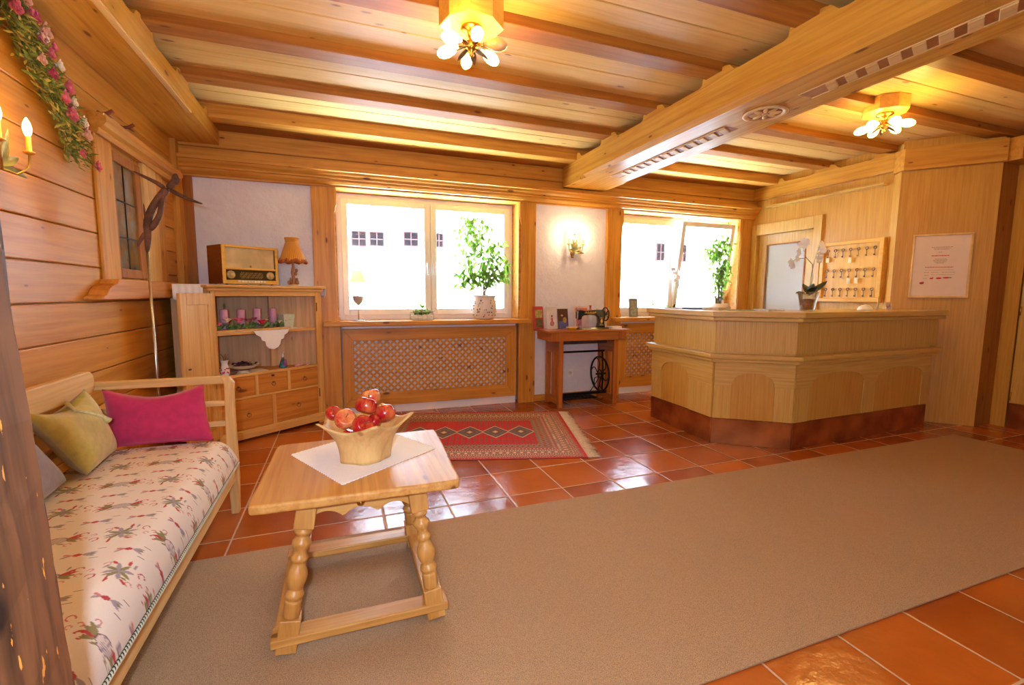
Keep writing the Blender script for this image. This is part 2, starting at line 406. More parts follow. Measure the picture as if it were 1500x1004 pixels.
# main beam: carved soffit
MX0, MX1, MZ = 2.366, 2.90, 2.44
pf = beam_profile(MZ+.035, YF, 4.76)
mb = MB().prism(pf, MX0, MX1, 'x')
mb.box(MX0, MX1, 4.36, 4.76, MZ, MZ+.036); mb.prism([(MX0+.03, MZ), (MX1-.03, MZ), (MX1, MZ+.036), (MX0, MZ+.036)], YF, 4.30, 'y')
mb.prism([(MX0+.015, MZ), (MX1-.015, MZ), (MX1, MZ+.036), (MX0, MZ+.036)], 4.30, 4.36, 'y')
mbm = thing('ceiling_beam', 'massive pine ceiling beam with carved rosette and rope bands on its underside', 'beam', (0, 0, 0))
mb.build('beam_body', beamw('y'), mbm)
CARV = flat('recess_shade', (164, 108, 56), .5)  # darker colour paints recess shade onto flat plates behind the raised carving
cx = 2.645
ro = MB(); ro.lathe([(.10, -.0005), (.13, -.0005), (.135, -.008), (.125, -.012), (.105, -.010), (.10, -.0005)], (0, 0, 0), 40)
ro.M = Matrix.Identity(4)
for kk in range(8):
    th = 2*pi*kk/8
    ro.M = Matrix.Rotation(th, 4, 'Z'); ro.ball((.060, 0, -.004), (.036, .014, .012), 10, 6)
ro.M = None; ro.ball((0, 0, -.004), (.02, .02, .012), 12, 6)
r_ = ro.build('carved_rosette', ashw('y'), mbm); r_.location = (cx, 2.38, MZ)
bd = MB().lathe([(.0, -.0035), (.118, -.0035), (.118, .0)], n=40).build('rosette_ground', CARV, r_)
def rope(y0, y1):
    m2 = MB(); m2.box(cx-.062, cx+.062, y0, y1, MZ-.0015, MZ)
    o = m2.build('carved_band', CARV, mbm)
    m3 = MB(); w = .048; y = y0+.01; st = .105
    for sx in (-1, 1): m3.box(cx+sx*.058-.004, cx+sx*.058+.004, y0, y1, MZ-.007, MZ)
    while y+st*1.2 < y1:
        q = [(cx-w, y), (cx+w, y+.045), (cx+w, y+.045+st*.55), (cx-w, y+st*.55)]
        m3.prism(q, MZ-.011, MZ, 'z'); y += st
    m3.build('carved_twist', ashw('y'), o, bevel=.003)
rope(2.66, 4.15); rope(.3, 2.10); rope(-2.3, -.1)
# left beam along the boarded wall
LX = -.95
pf = beam_profile(2.53, YF, 4.80)
mb = MB().prism(pf, XL, LX, 'x'); lb = thing('ceiling_beam', 'pine edge beam running above the boarded wall on the left', 'beam')
mb.build('beam_body', beamw('y'), lb, bevel=.003)
B(LX-.035, LX-.001, YF, 4.0, 2.518, 2.531).build('edge_strip', ashw('y'), lb, bevel=.003)
# right fascia under the ceiling, following the walls
mb = MB(); pr = [(2.665, 0)]
pf = beam_profile(2.50, 3.13, 4.84)
mb.prism(pf, XR-.07, XR, 'x')
struct(mb.build('trim_%d' % n, beamw('y'), bevel=.003)); n += 1
d = (Bp-A).normalized(); nr = Vector((-d.y, d.x))*-1
def off(p, t): return (p.x+nr.x*t, p.y+nr.y*t)
A2 = Vector((XR-.07, 3.13))
_M = Matrix.Translation((A.x, A.y, 0)) @ Matrix.Rotation(atan2(d.y, d.x), 4, 'Z'); _Mi = _M.inverted(); _q = []
for p in ((A2.x, A2.y), off(A, .07), off(Bp, .07), (Bp.x, Bp.y), (A.x, A.y), (XR, 3.15)): v_ = _Mi @ Vector((p[0], p[1], 0)); _q.append((v_.x, v_.y))
_o = MB().prism(_q, 2.47, 2.67).build('trim_%d' % n, beamw('x')); _o.matrix_world = _M; struct(_o); n += 1
struct(B(Bp.x-.02, 6.05, 2.38, 2.50, 2.47, 2.67).build('trim_%d' % n, beamw('x'))); n += 1
struct(B(5.88, 5.97, YF, 2.42, 2.47, 2.67).build('trim_%d' % n, beamw('y'))); n += 1
struct(B(XR-.085, XR-.001, 3.2, 4.6, 2.385, 2.405).build('trim_%d' % n, oak('y'))); n += 1

# ---------------------------------------------------------------- back wall woodwork
# crown: fascia board and stepped moulding
struct(B(XL, XR, 4.80, 4.90, 2.40, 2.655).build('trim_%d' % n, pine('x'), bevel=.003)); n += 1
struct(B(XL, XR, 4.785, 4.80, 2.50, 2.508).build('trim_%d' % n, joistw('x'))); n += 1
pm = [(4.90, 2.262), (4.835, 2.262), (4.835, 2.275), (4.815, 2.285), (4.800, 2.305), (4.800, 2.325), (4.785, 2.33), (4.785, 2.345), (4.765, 2.365), (4.755, 2.385), (4.735, 2.39), (4.735, 2.42), (4.90, 2.42)]
struct(MB().prism(pm, XL, XR, 'x').build('trim_%d' % n, pine('x'))); n += 1
struct(B(XL, XR, 4.60, 4.81, 2.655, 2.70).build('trim_%d' % n, joistw('x'))); n += 1
# posts between the windows, edges cut into stepped ogees
def post(x0, x1, left=True, right=True, z1=2.27, lo=1.06, hi=2.05):
    def side(x, s):
        return [(x, 0), (x, lo-.05), (x+s*.012, lo-.03), (x+s*.012, lo), (x+s*.022, lo+.03), (x+s*.022, hi-.03), (x+s*.012, hi), (x+s*.012, hi+.02), (x, hi+.05), (x, z1)]
    L = side(x0, 1) if left else [(x0, 0), (x0, z1)]
    R = side(x1, -1) if right else [(x1, 0), (x1, z1)]
    return L + R[::-1]
for x0, x1, l, r in ((-.235, -.01, 0, 1), (1.885, 2.085, 1, 0), (3.01, 3.235, 0, 1), (5.07, 5.30, 1, 0)):
    struct(MB().prism(post(x0, x1, l, r), 4.845, 4.90, 'y').build('trim_%d' % n, pine('z'), bevel=.006)); n += 1
struct(B(-1.30, -1.19, 4.845, 4.90, 0, 2.27).build('trim_%d' % n, joistw('z'), bevel=.004)); n += 1
struct(B(-1.31, -1.255, 4.72, 4.86, 0, 2.54).build('trim_%d' % n, pine('z'), bevel=.004)); n += 1
struct(B(2.085, 3.01, 4.865, 4.90, 0, .075).build('baseboard_back', pine('x'), bevel=.003))
struct(B(-1.2, -.235, 4.865, 4.90, 0, .075).build('baseboard_back_left', pine('x'), bevel=.003))
# blond veneer wall baseboards are absent in the photo

def window(idx, x0, x1, tilt):
    root = bpy.data.objects.new('window_%d' % idx, None); COL.objects.link(root); root.location = ((x0+x1)/2, 5.1, .975); struct(root)
    hw = (x1-x0)/2
    lin_ = MB(); Z0, Z1 = 0, 1.285
    lin_.box(-hw-.03, -hw, -.24, .09, Z0, Z1+.03); lin_.box(hw, hw+.03, -.24, .09, Z0, Z1+.03); lin_.box(-hw-.03, hw+.03, -.24, .09, Z1, Z1+.03)
    lin_.build('reveal', pine('x'), root)
    fr = MB(); t = .055
    fr.box(-hw, -hw+t, -.03, .04, 0, Z1); fr.box(hw-t, hw, -.03, .04, 0, Z1); fr.box(-hw+t, hw-t, -.03, .04, 0, t+.01); fr.box(-hw+t, hw-t, -.03, .04, Z1-t-.02, Z1)
    fr.box(-.03, .03, -.028, .04, t, Z1-t)
    fr.build('window_frame', WHITE, root, bevel=.004)
    # sill board
    sb = MB(); pp = [(-hw-.145, -.37), (hw+.105, -.37), (hw+.105, -.262), (hw, -.262), (hw, -.03), (-hw, -.03), (-hw, -.262), (-hw-.145, -.262)]
    sb.prism(pp, -.048, 0); sb.build('sill', pine('x'), root, bevel=.010, seg=3)
    for s, tl in ((-1, 0), (1, tilt)):
        a, b = (-hw+.045, -.004) if s < 0 else (.004, hw-.045)
        sm = MB(); q = .062; zt = Z1-.05; zb = .05
        def P(x0, x1, z0, z1): sm.box(x0, x1, -.02, .03, z0-zb, z1-zb)
        P(a, a+q, zb, zt); P(b-q, b, zb, zt); P(a+q, b-q, zb, zb+q); P(a+q, b-q, zt-q, zt)
        so = sm.build('sash', WHITE, root, bevel=.005)
        so.location = (0, -.035, zb); so.rotation_euler = (tl, 0, 0)
        B(a+q, b-q, .0, .006, q, zt-q-zb).build('pane', GLASS, so)
        hx = b-.03 if s < 0 else a+.03
        h = MB(); h.box(hx-.012, hx+.012, -.032, -.02, .50, .57); h.box(hx-.008, hx+.008, -.055, -.032, .53, .55); h.box(hx-.009, hx+.009, -.062, -.050, .43, .55)
        h.build('handle', WHITE, so, bevel=.003)
    return root
window(1, -.02, 1.88, 0)
window(2, 3.225, 5.085, radians(7.5))

# radiators and their lattice covers
def radiator(x0, x1, label):
    t = thing('radiator', label, 'radiator', ((x0+x1)/2, 4.978, 0)); hw = (x1-x0)/2
    m_ = MB(); m_.box(-hw+.0, hw-.0, -.055, .03, .14, .885)
    x = -hw+.06
    while x < hw-.06:
        m_.box(x, x+.028, -.063, -.05, .17, .83); x += .05
    m_.build('panel', WHITE, t, bevel=.004)
    g = MB(); g.box(-hw+.0, hw-.0, -.06, .035, .885, .898); x = -hw+.05
    while x < hw-.06:
        g.box(x, x+.012, -.05, .03, .898, .902); x += .03
    g.build('top_grille', WHITE, t)
    for sx in (-1, 1): B(sx*(hw-.12)-.02, sx*(hw-.12)+.02, -.02, .03, 0, .15).build('foot', WHITE, t)
    return t
radiator(.05, 1.82, 'long white panel radiator behind the lattice under the window with the lamp')
radiator(3.28, 5.0, 'white panel radiator behind the lattice next to the reception desk')
def cover(x0, x1, lx0, lx1, label):
    """mitred frame with a diagonal lattice"""
    t = thing('radiator_cover', label, 'radiator cover', ((x0+x1)/2, 4.90, 0)); c = (x0+x1)/2
    X0, X1, L0, L1 = x0-c, x1-c, lx0-c, lx1-c; Z0, Z1, W0, W1 = .085, .893, .225, .770
    for nm, q in (('top_rail', [(X0, Z1), (X1, Z1), (L1, W1), (L0, W1)]), ('bottom_rail', [(X0, Z0), (X1, Z0), (L1, W0), (L0, W0)])):
        MB().prism(q, -.025, .0, 'y').build(nm, pine('x'), t, bevel=.004)
    for q in ([(X0, Z0), (X0, Z1), (L0, W1), (L0, W0)], [(X1, Z0), (X1, Z1), (L1, W1), (L1, W0)]):
        MB().prism(q, -.025, .0, 'y').build('stile', pine('z'), t, bevel=.004)
    lt = MB(); st = .070; w = .0215
    H = W1-W0+.01; Lw = L1-L0+.01
    for s in (1, -1):
        k = -H
        while k < Lw:
            # strip from (k,0) to (k+H,H) clipped
            a, b = max(0, -k), min(H, Lw-k)
            if b-a > .004:
                yy = -.012 if s > 0 else -.018
                def X(u): return (L0-.005+k+u) if s > 0 else (L1+.005-k-u)
                wx = w*.7071; p0 = (X(a), W0-.005+a); p1 = (X(b), W0-.005+b)
                dx = wx*(-1 if s > 0 else 1); q = [(p0[0]+dx, p0[1]+wx*.0), (p0[0]-dx, p0[1]), (p1[0]-dx, p1[1]), (p1[0]+dx, p1[1])]
                lt.prism(q, yy, yy+.006, 'y')
            k += st
    lt.build('lattice', pine('x'), t)
cover(0, 1.87, .108, 1.74, 'pine radiator cover with diagonal lattice under the left window')
cover(3.235, 5.07, 3.345, 4.95, 'pine lattice radiator cover partly hidden by the reception desk')

struct(B(.01, 1.86, 4.893, 4.90, .897, .924).build('trim_%d' % n, WHITE)); n += 1
struct(B(3.245, 5.06, 4.893, 4.90, .897, .924).build('trim_%d' % n, WHITE)); n += 1
struct(B(-.0, 1.87, 4.905, 4.915, 0, .12).build('baseboard_niche_left', WHITE)); struct(B(3.235, 5.07, 4.905, 4.915, 0, .12).build('baseboard_niche_right', WHITE))
# left wall window with frame boards and shelf
t = bpy.data.objects.new('window_3', None); COL.objects.link(t); t.location = (XL, 3.9, 1.2); struct(t)
def LB(x0, x1, y0, y1, z0, z1): return B(x0, x1, y0-3.9, y1-3.9, z0-1.2, z1-1.2)
LB(0, .022, 3.36, 3.57, 1.32, 2.15).build('frame_board', pine('z'), t, bevel=.006)
LB(0, .03, 4.02, 4.26, 1.32, 2.15).build('frame_board', ashw('z'), t, bevel=.006)
LB(0, .022, 4.26, 4.42, 1.32, 2.15).build('frame_board', pine('z'), t, bevel=.006)
fr = MB()
for a in ((3.57, 3.61, 1.34, 2.12), (3.93, 4.02, 1.34, 2.12), (3.61, 3.93, 2.06, 2.12), (3.61, 3.93, 1.34, 1.40)):
    fr.box(-.05, .012, a[0]-3.9, a[1]-3.9, a[2]-1.2, a[3]-1.2)
fr.build('window_frame', joistw('z'), t, bevel=.004)
m = NT('leaded_glass'); tc = m.n('TexCoord'); nn = m.noise(tc.outputs['Object'], 7, 3)
m.bc(m.ramp(nn, (.3, lin((70, 84, 84))), (.5, lin((136, 104, 56))), (.7, lin((122, 134, 130))))); m.set(Roughness=.15); m.bump(nn, .4, .02)
LB(-.008, -.002, 3.60, 3.94, 1.39, 2.07).build('pane', m.mat, t)
lead = MB()
for z in (1.60, 1.83): lead.box(-.002, .003, -.30, .04, z-1.2-.004, z-1.2+.004)
lead.box(-.002, .003, -.14, -.132, .19, .87); lead.build('lead_came', IRON, t)
pmz = [(0, 2.15), (.035, 2.15), (.045, 2.165), (.045, 2.18), (.07, 2.195), (.085, 2.215), (.085, 2.245), (.07, 2.25), (.075, 2.262), (0, 2.262)]
mb = MB(); mb.prism([(a, b-1.2) for a, b in pmz], 3.36-3.9, 4.72-3.9, 'y'); mb.build('top_moulding', pine('y'), t)
sh = [(3.13, 1.208), (4.42, 1.208), (4.42, 1.325), (3.34, 1.325), (3.32, 1.30), (3.25, 1.285), (3.20, 1.26), (3.18, 1.235), (3.13, 1.225)]
mb = MB().prism([(a-3.9, b-1.2) for a, b in sh], 0, .09, 'x'); mb.build('sill', draww('y'), t, bevel=.005)

# key-board wall door with a frosted pane
t = bpy.data.objects.new('door_1', None); COL.objects.link(t); t.location = (XR, (DY0+DY1)/2, 0); struct(t)
yc = (DY0+DY1)/2
fr = MB()
for y0, y1, z0, z1 in ((DY0-.10, DY0, 0, DZ+.14), (DY1, DY1+.08, 0, DZ+.14), (DY0, DY1, DZ, DZ+.14)): fr.box(-.03, .0, y0-yc, y1-yc, z0, z1)
fr.build('door_frame', oak('z'), t, bevel=.004)
lf = MB(); a, b = DY0-yc, DY1-yc
for y0, y1, z0, z1 in ((a, a+.12, 0, DZ), (b-.12, b, 0, DZ), (a+.12, b-.12, 0, .9), (a+.12, b-.12, DZ-.13, DZ)): lf.box(.03, .07, y0, y1, z0, z1)
lo = lf.build('door_leaf', oak('z'), t, bevel=.003)
m = NT('frosted_glass'); tc = m.n('TexCoord'); m.bc(lin((196, 202, 204))); m.set(Roughness=.35); m.bump(m.noise(tc.outputs['Object'], 90, 2), .4, .004)
B(.045, .053, a+.115, b-.115, .89, DZ-.12).build('pane', m.mat, lo)
mo = MB()
for y0, y1, z0, z1 in ((a+.12, a+.135, .9, DZ-.13), (b-.135, b-.12, .9, DZ-.13), (a+.12, b-.12, .9, .915), (a+.12, b-.12, DZ-.145, DZ-.13)): mo.box(.022, .032, y0, y1, z0, z1)
mo.build('glazing_bead', joistw('z'), lo)
h = MB(); h.tube([(.03, a+.06, 1.02), (-.02, a+.06, 1.02), (-.02, a+.17, 1.02)], .008); h.build('handle', BRASS, lo)
struct(B(XR+.09, XR+.11, DY0-.05, DY1+.05, 0, 2.2).build('wall_behind_door', birch('z')))

# cupboard built into the right wall, copper kick
t = thing('built_in_cupboard', 'tall built-in oak cupboard with hinges and copper kick at the right edge', 'cupboard', (5.97, 1.8, 0))
yc = 1.8
B(.0, .10, -.585, .585, .24, 2.39).build('carcass', oak('z'), t)
for y0, y1 in ((-.01, .58), (-.58, -.014)):
    dr = MB(); dr.box(-.022, -.001, y0, y1, .245, 2.385); do = dr.build('door', oak('z'), t, bevel=.003)
    B(-.027, -.0215, y0+.07, y1-.07, .86, .87).build('panel_seam', birch('y'), do)
    for z in (.31, 1.12, 2.1): MB().tube([(-.028, y1-.006, z-.04), (-.028, y1-.006, z+.04)], .007).build('hinge', BRASS, do)
    MB().ball((-.035, y0+.05, 1.05), .014).build('knob', BRASS, do)
COPPER = NT('copper_sheet'); tc = COPPER.n('TexCoord'); nn = COPPER.noise(tc.outputs['Object'], 4, 4)
COPPER.bc(COPPER.ramp(nn, (.3, lin((122, 64, 28))), (.7, lin((196, 122, 66))))); COPPER.set(Metallic=.8, Roughness=.32); COPPER.bump(nn, .15, .01); COPPER = COPPER.mat
B(-.012, .0, -.585, .585, 0.001, .24).build('kick_plate', COPPER, t)

# weathered post beside the camera
mb = MB()
NZ = 60
def pw(z, k): return .006*noise.noise(Vector((k*3.1, 0, z*3.0))) + .0035*noise.noise(Vector((k*9.1, 5, z*14)))
ring = []
for i in range(NZ+1):
    z = ZC*i/NZ; lean = -.046*z
    cs = [(-.66, .76), (-.55, .755), (-.488, .75), (-.462, .762), (-.450, .79), (-.444, .84), (-.440, .90), (-.45, .925), (-.66, .93)]
    ring.append([(x+lean+pw(z, j)*(1 if j else 0)+.035, y+pw(z, j+20), z) for j, (x, y) in enumerate(cs)])
vs_ = [p for r in ring for p in r]; nn_ = 9
fs_ = [(i*nn_+k, i*nn_+(k+1) % nn_, (i+1)*nn_+(k+1) % nn_, (i+1)*nn_+k) for i in range(NZ) for k in range(nn_)]
fs_ += [tuple(range(nn_))[::-1], tuple(NZ*nn_+k for k in range(nn_))]
mb.add(vs_, fs_)
_pm = oldw('z'); _t = _pm.node_tree; _p = _t.nodes['Principled BSDF']; _src = _p.inputs['Base Color'].links[0].from_socket
_c = _t.nodes.new('ShaderNodeTexCoord'); _mp = _t.nodes.new('ShaderNodeMapping'); _mp.inputs['Scale'].default_value = (60, 60, 11); _nz = _t.nodes.new('ShaderNodeTexNoise'); _nz.inputs['Scale'].default_value = 1; _nz.inputs['Detail'].default_value = 6
_g = _t.nodes.new('ShaderNodeMath'); _g.operation = 'GREATER_THAN'; _g.inputs[1].default_value = .66
_mx = _t.nodes.new('ShaderNodeMix'); _mx.data_type = 'RGBA'; _mx.inputs[7].default_value = lin((206, 138, 56))
_t.links.new(_c.outputs['Object'], _mp.inputs[0]); _t.links.new(_mp.outputs[0], _nz.inputs['Vector']); _t.links.new(_nz.outputs['Fac'], _g.inputs[0]); _t.links.new(_g.outputs[0], _mx.inputs[0]); _t.links.new(_src, _mx.inputs[6]); _t.links.new(_mx.outputs[2], _p.inputs['Base Color'])
tag(mb.build('wooden_post', oldw('z')), 'old dark weathered wooden post standing at the near end of the daybed', 'post')

# opposite house seen through the windows
t = thing('neighbouring_house', 'pale rendered house across the street seen through both windows', 'building', (6, 12, 0))
FAC = flat('pale_render', (232, 228, 224), .9, namt=.04)
B(-16, 16, 0, .3, -6, 7).build('facade', FAC, t)
HG = flat('dark_window_glass', (18, 15, 16), .7); HF = flat('house_window_frame', (62, 44, 42), .8)
HG.node_tree.nodes['Principled BSDF'].inputs['Specular IOR Level'].default_value = 0; HF.node_tree.nodes['Principled BSDF'].inputs['Specular IOR Level'].default_value = 0
for x0, x1, z0, z1 in ((-5.72, -5.36, 2.38, 2.76), (-5.30, -4.94, 2.40, 2.76), (-4.48, -4.10, 2.43, 2.80), (-3.70, -3.46, 2.43, 2.80), (3.18, 3.50, 2.30, 2.84), (4.02, 4.34, 2.30, 2.84)):
    f = B(x0, x1, -.05, .0, z0, z1).build('window', HF, t)
    B(x0+.03, x1-.03, -.06, -.05, z0+.03, z1-.03).build('pane', HG, f)
    xm, zm = (x0+x1)/2, (z0+z1)/2
    MB().prism([(xm-.012, z0+.03), (xm+.012, z0+.03), (xm+.012, zm-.012), (x1-.03, zm-.012), (x1-.03, zm+.012), (xm+.012, zm+.012), (xm+.012, z1-.03), (xm-.012, z1-.03), (xm-.012, zm+.012), (x0+.03, zm+.012), (x0+.03, zm-.012), (xm-.012, zm-.012)], -.07, -.06, 'y').build('muntin', HF, f)
#==PART2==
# ================================================================== FLOOR COVERINGS
mb = MB(); mb.box(-1.0, 5.17, 1.055, 2.405, 0.0005, .009)
tag(mb.build('carpet', CARPET, bevel=.003), 'large plain taupe carpet runner lying across the tiled floor', 'carpet')

def grid_attr(name, W, H, nu, nv, colfn, hfn, mat, parent=None):
    """a sheet W x H whose woven pattern is stored per vertex; hfn gives its height"""
    vs = []; cs = []
    for j in range(nv+1):
        for i in range(nu+1):
            u, v = i/nu*W, j/nv*H; vs.append((u, v, hfn(u, v))); cs.append(colfn(u, v))
    fs = [(j*(nu+1)+i, j*(nu+1)+i+1, (j+1)*(nu+1)+i+1, (j+1)*(nu+1)+i) for j in range(nv) for i in range(nu)]
    me = bpy.data.meshes.new(name); me.from_pydata(vs, [], fs); me.materials.append(mat)
    me.polygons.foreach_set('use_smooth', [True]*len(fs))
    at = me.color_attributes.new('weave', 'FLOAT_COLOR', 'POINT')
    at.data.foreach_set('color', [x for c in cs for x in c])
    o = bpy.data.objects.new(name, me); COL.objects.link(o)
    if parent: o.parent = parent
    return o
# oriental rug, turned on the floor
RC = {k: lin(v) for k, v in dict(red=(186, 28, 42), pink=(176, 92, 80), tan=(178, 132, 98), navy=(84, 70, 82), cream=(214, 196, 170), brick=(140, 50, 44), grey=(128, 116, 112), olive=(120, 104, 72)).items()}
RL, RW = 1.85, 1.40
def rugcol(u, v):
    a, b = RL/2-abs(u-RL/2), RW/2-abs(v-RW/2); d = min(a, b)
    s = u if b < a else v
    if d < .022: return RC['red']
    if d < .036: return RC['tan'] if int(s/.012) % 2 else RC['brick']
    if d < .085:
        q = abs(((s/.034) % 1)-.5)*2; w = abs((d-.0605)/.0245)
        return RC['navy'] if q+w < .55 else (RC['cream'] if q+w < .8 else RC['pink'])
    if d < .10: return RC['cream'] if int(s/.010) % 2 else RC['navy']
    if d < .175:
        q = abs(((s/.055) % 1)-.5)*2; w = abs((d-.1375)/.0375)
        if max(q, w) < .35: return RC['cream']
        return RC['tan'] if abs(q-w) < .22 else (RC['pink'] if q+w < 1.0 else RC['grey'])
    if d < .19: return RC['grey'] if int(s/.010) % 2 else RC['cream']
    if d < .255:
        q = abs(((s/.030) % 1)-.5)*2; w = abs((d-.2225)/.0325)
        return RC['cream'] if q+w < .45 else (RC['navy'] if q+w < .75 else RC['pink'])
    if d < .33:
        q = abs(((s/.045) % 1)-.5)*2; w = abs((d-.29)/.04)
        return RC['brick'] if q+w < .6 else (RC['tan'] if q+w < .95 else RC['grey'])
    if d < .345: return RC['tan'] if int(s/.012) % 2 else RC['navy']
    # field with a chain of diamonds
    P = .232; x = ((u-RL/2)/P + .5) % 1 - .5; y = (v-RW/2)/.165
    e = abs(x)*2 + abs(y)
    if abs(y) < 1.25 and e < 1.12:
        if e > 1.0: return RC['cream']
        if e > .86: return RC['navy']
        if e < .22: return RC['cream']
        if e < .36: return RC['olive']
        if e < .50: return RC['brick'] if (int(u/.012)+int(v/.012)) % 2 else RC['navy']
        return RC['grey'] if (int(u/.018)+int(v/.018)) % 2 else RC['navy']
    q = abs(((u/.050) % 1)-.5)*2; w = abs(((v/.050) % 1)-.5)*2
    if q+w < .55: return RC['navy']
    if q+w < .75: return RC['pink']
    return RC['red']
ang = radians(-16.5)
t = thing('oriental_rug', 'red patterned oriental rug with cream fringe on the tiles before the left window', 'rug', (0, 0, 0))
ex, ey = Vector((cos(ang), sin(ang), 0)), Vector((-sin(ang), cos(ang), 0))
crn = Vector((1.745, 2.995, 0)); org = crn - ex*RL
t.location = org; t.rotation_euler = (0, 0, ang)
rg = grid_attr('pile', RL, RW, 370, 280, rugcol, lambda u, v: .006+.0004*sin(u*40), attr_mat('rug_weave', .95, 300, .3), t)
B(.002, RL-.002, .002, RW-.002, .0005, .0055).build('backing', flat('rug_backing', (120, 60, 50), .9), t)
FR = flat('rug_fringe', (214, 196, 168), .9, nscale=80, namt=.2)
for side in (0, 1):
    fm = MB(); v = .008; rs = random.Random(side)
    while v < RW-.006:
        L = rs.uniform(.085, .115); dx = rs.uniform(-.012, .012); s = 1 if side else -1; u0 = RL if side else 0
        fm.tube([(u0, v, .006), (u0+s*L*.4, v+dx*.4, .006), (u0+s*L, v+dx, .004)], [.0035, .0045, .002], 5); v += .0095
    fm.build('fringe', FR, t)

# ================================================================== DAYBED
db = thing('daybed', 'stripped pine daybed with open slatted arm along the left wall', 'daybed', (-.92, 1.95, 0))
ox, oy = -.92, 1.95
def DB(x0, x1, y0, y1, z0, z1, nm, ax, bev=.006): return B(x0-ox, x1-ox, y0-oy, y1-oy, z0, z1).build(nm, ashw(ax), db, bevel=bev)
YD0, YD1 = .99, 2.90
mb = MB().prism([(-.615-ox, .20), (-.615-ox, .31), (-.59-ox, .31), (-.585-ox, .20)], YD0-oy, YD1-.03-oy, 'y'); mb.build('front_rail', ashw('y'), db, bevel=.005)
DB(-1.235, -1.21, YD0, YD1, .20, .32, 'rear_rail', 'y')
DB(-1.22, -.60, YD1-.055, YD1-.03, .20, .32, 'end_rail', 'x'); DB(-1.22, -.60, YD0+.0, YD0+.025, .20, .32, 'end_rail', 'x')
sl = MB(); y = YD0+.06
while y < YD1-.08: sl.box(-1.20-ox, -.62-ox, y-oy, y+.07-oy, .275, .292); y += .13
sl.build('bed_slats', ashw('x'), db)
for (yy, s) in ((YD1, 1), (YD0, -1)):
    # front arm post sweeps outward at the top and tapers to the foot
    pts = [(0, -.024, .020), (.10, -.026, .023), (.22, -.030, .028), (.40, -.030, .026), (.56, -.030, .024), (.68, -.030, .022), (.75, -.028, .024), (.785, -.02, .022)]
    vs = []; 
    for z, dxx, h in pts:
        dy = s*(.0 + .03*max(0, (z-.5)/.3)**2)
        cxp = -.598+.0-(.02 if z > .77 else 0)
        for a, b in ((-h, -.022), (h, -.022), (h, .022), (-h, .022)): vs.append((cxp+a-ox, yy+dy+b-oy, z))
    N = len(pts); fs = [(i*4+k, i*4+(k+1) % 4, (i+1)*4+(k+1) % 4, (i+1)*4+k) for i in range(N-1) for k in range(4)] + [(3, 2, 1, 0), tuple((N-1)*4+k for k in range(4))]
    MB().add(vs, fs).build('leg', ashw('z'), db, bevel=.006)
    DB(-1.265, -1.215, yy-.022, yy+.022, 0, .74, 'leg', 'z')
    DB(-1.225, -.615, yy-.008+s*.022, yy+.022+s*.022, .745, .79, 'arm_rail', 'x')
    for z in (.51, .625): DB(-1.225, -.615, yy-.008, yy+.014, z, z+.030, 'arm_slat', 'x', .004)
# back rest board with rounded ends
bp = [(YD0+.02, .74), (YD1-.05, .74)] + arc(YD1-.06, .80, .058, -pi/2*.6, pi/2, 8) + arc(YD0+.05, .80, .058, pi/2, pi*1.3, 8)
MB().prism([(a-oy, b) for a, b in bp], -1.225-ox, -1.185-ox, 'x').build('back_rail', ashw('y'), db, bevel=.008)
DB(-1.222, -1.195, YD0+.03, YD1-.03, .52, .56, 'back_slat', 'y')

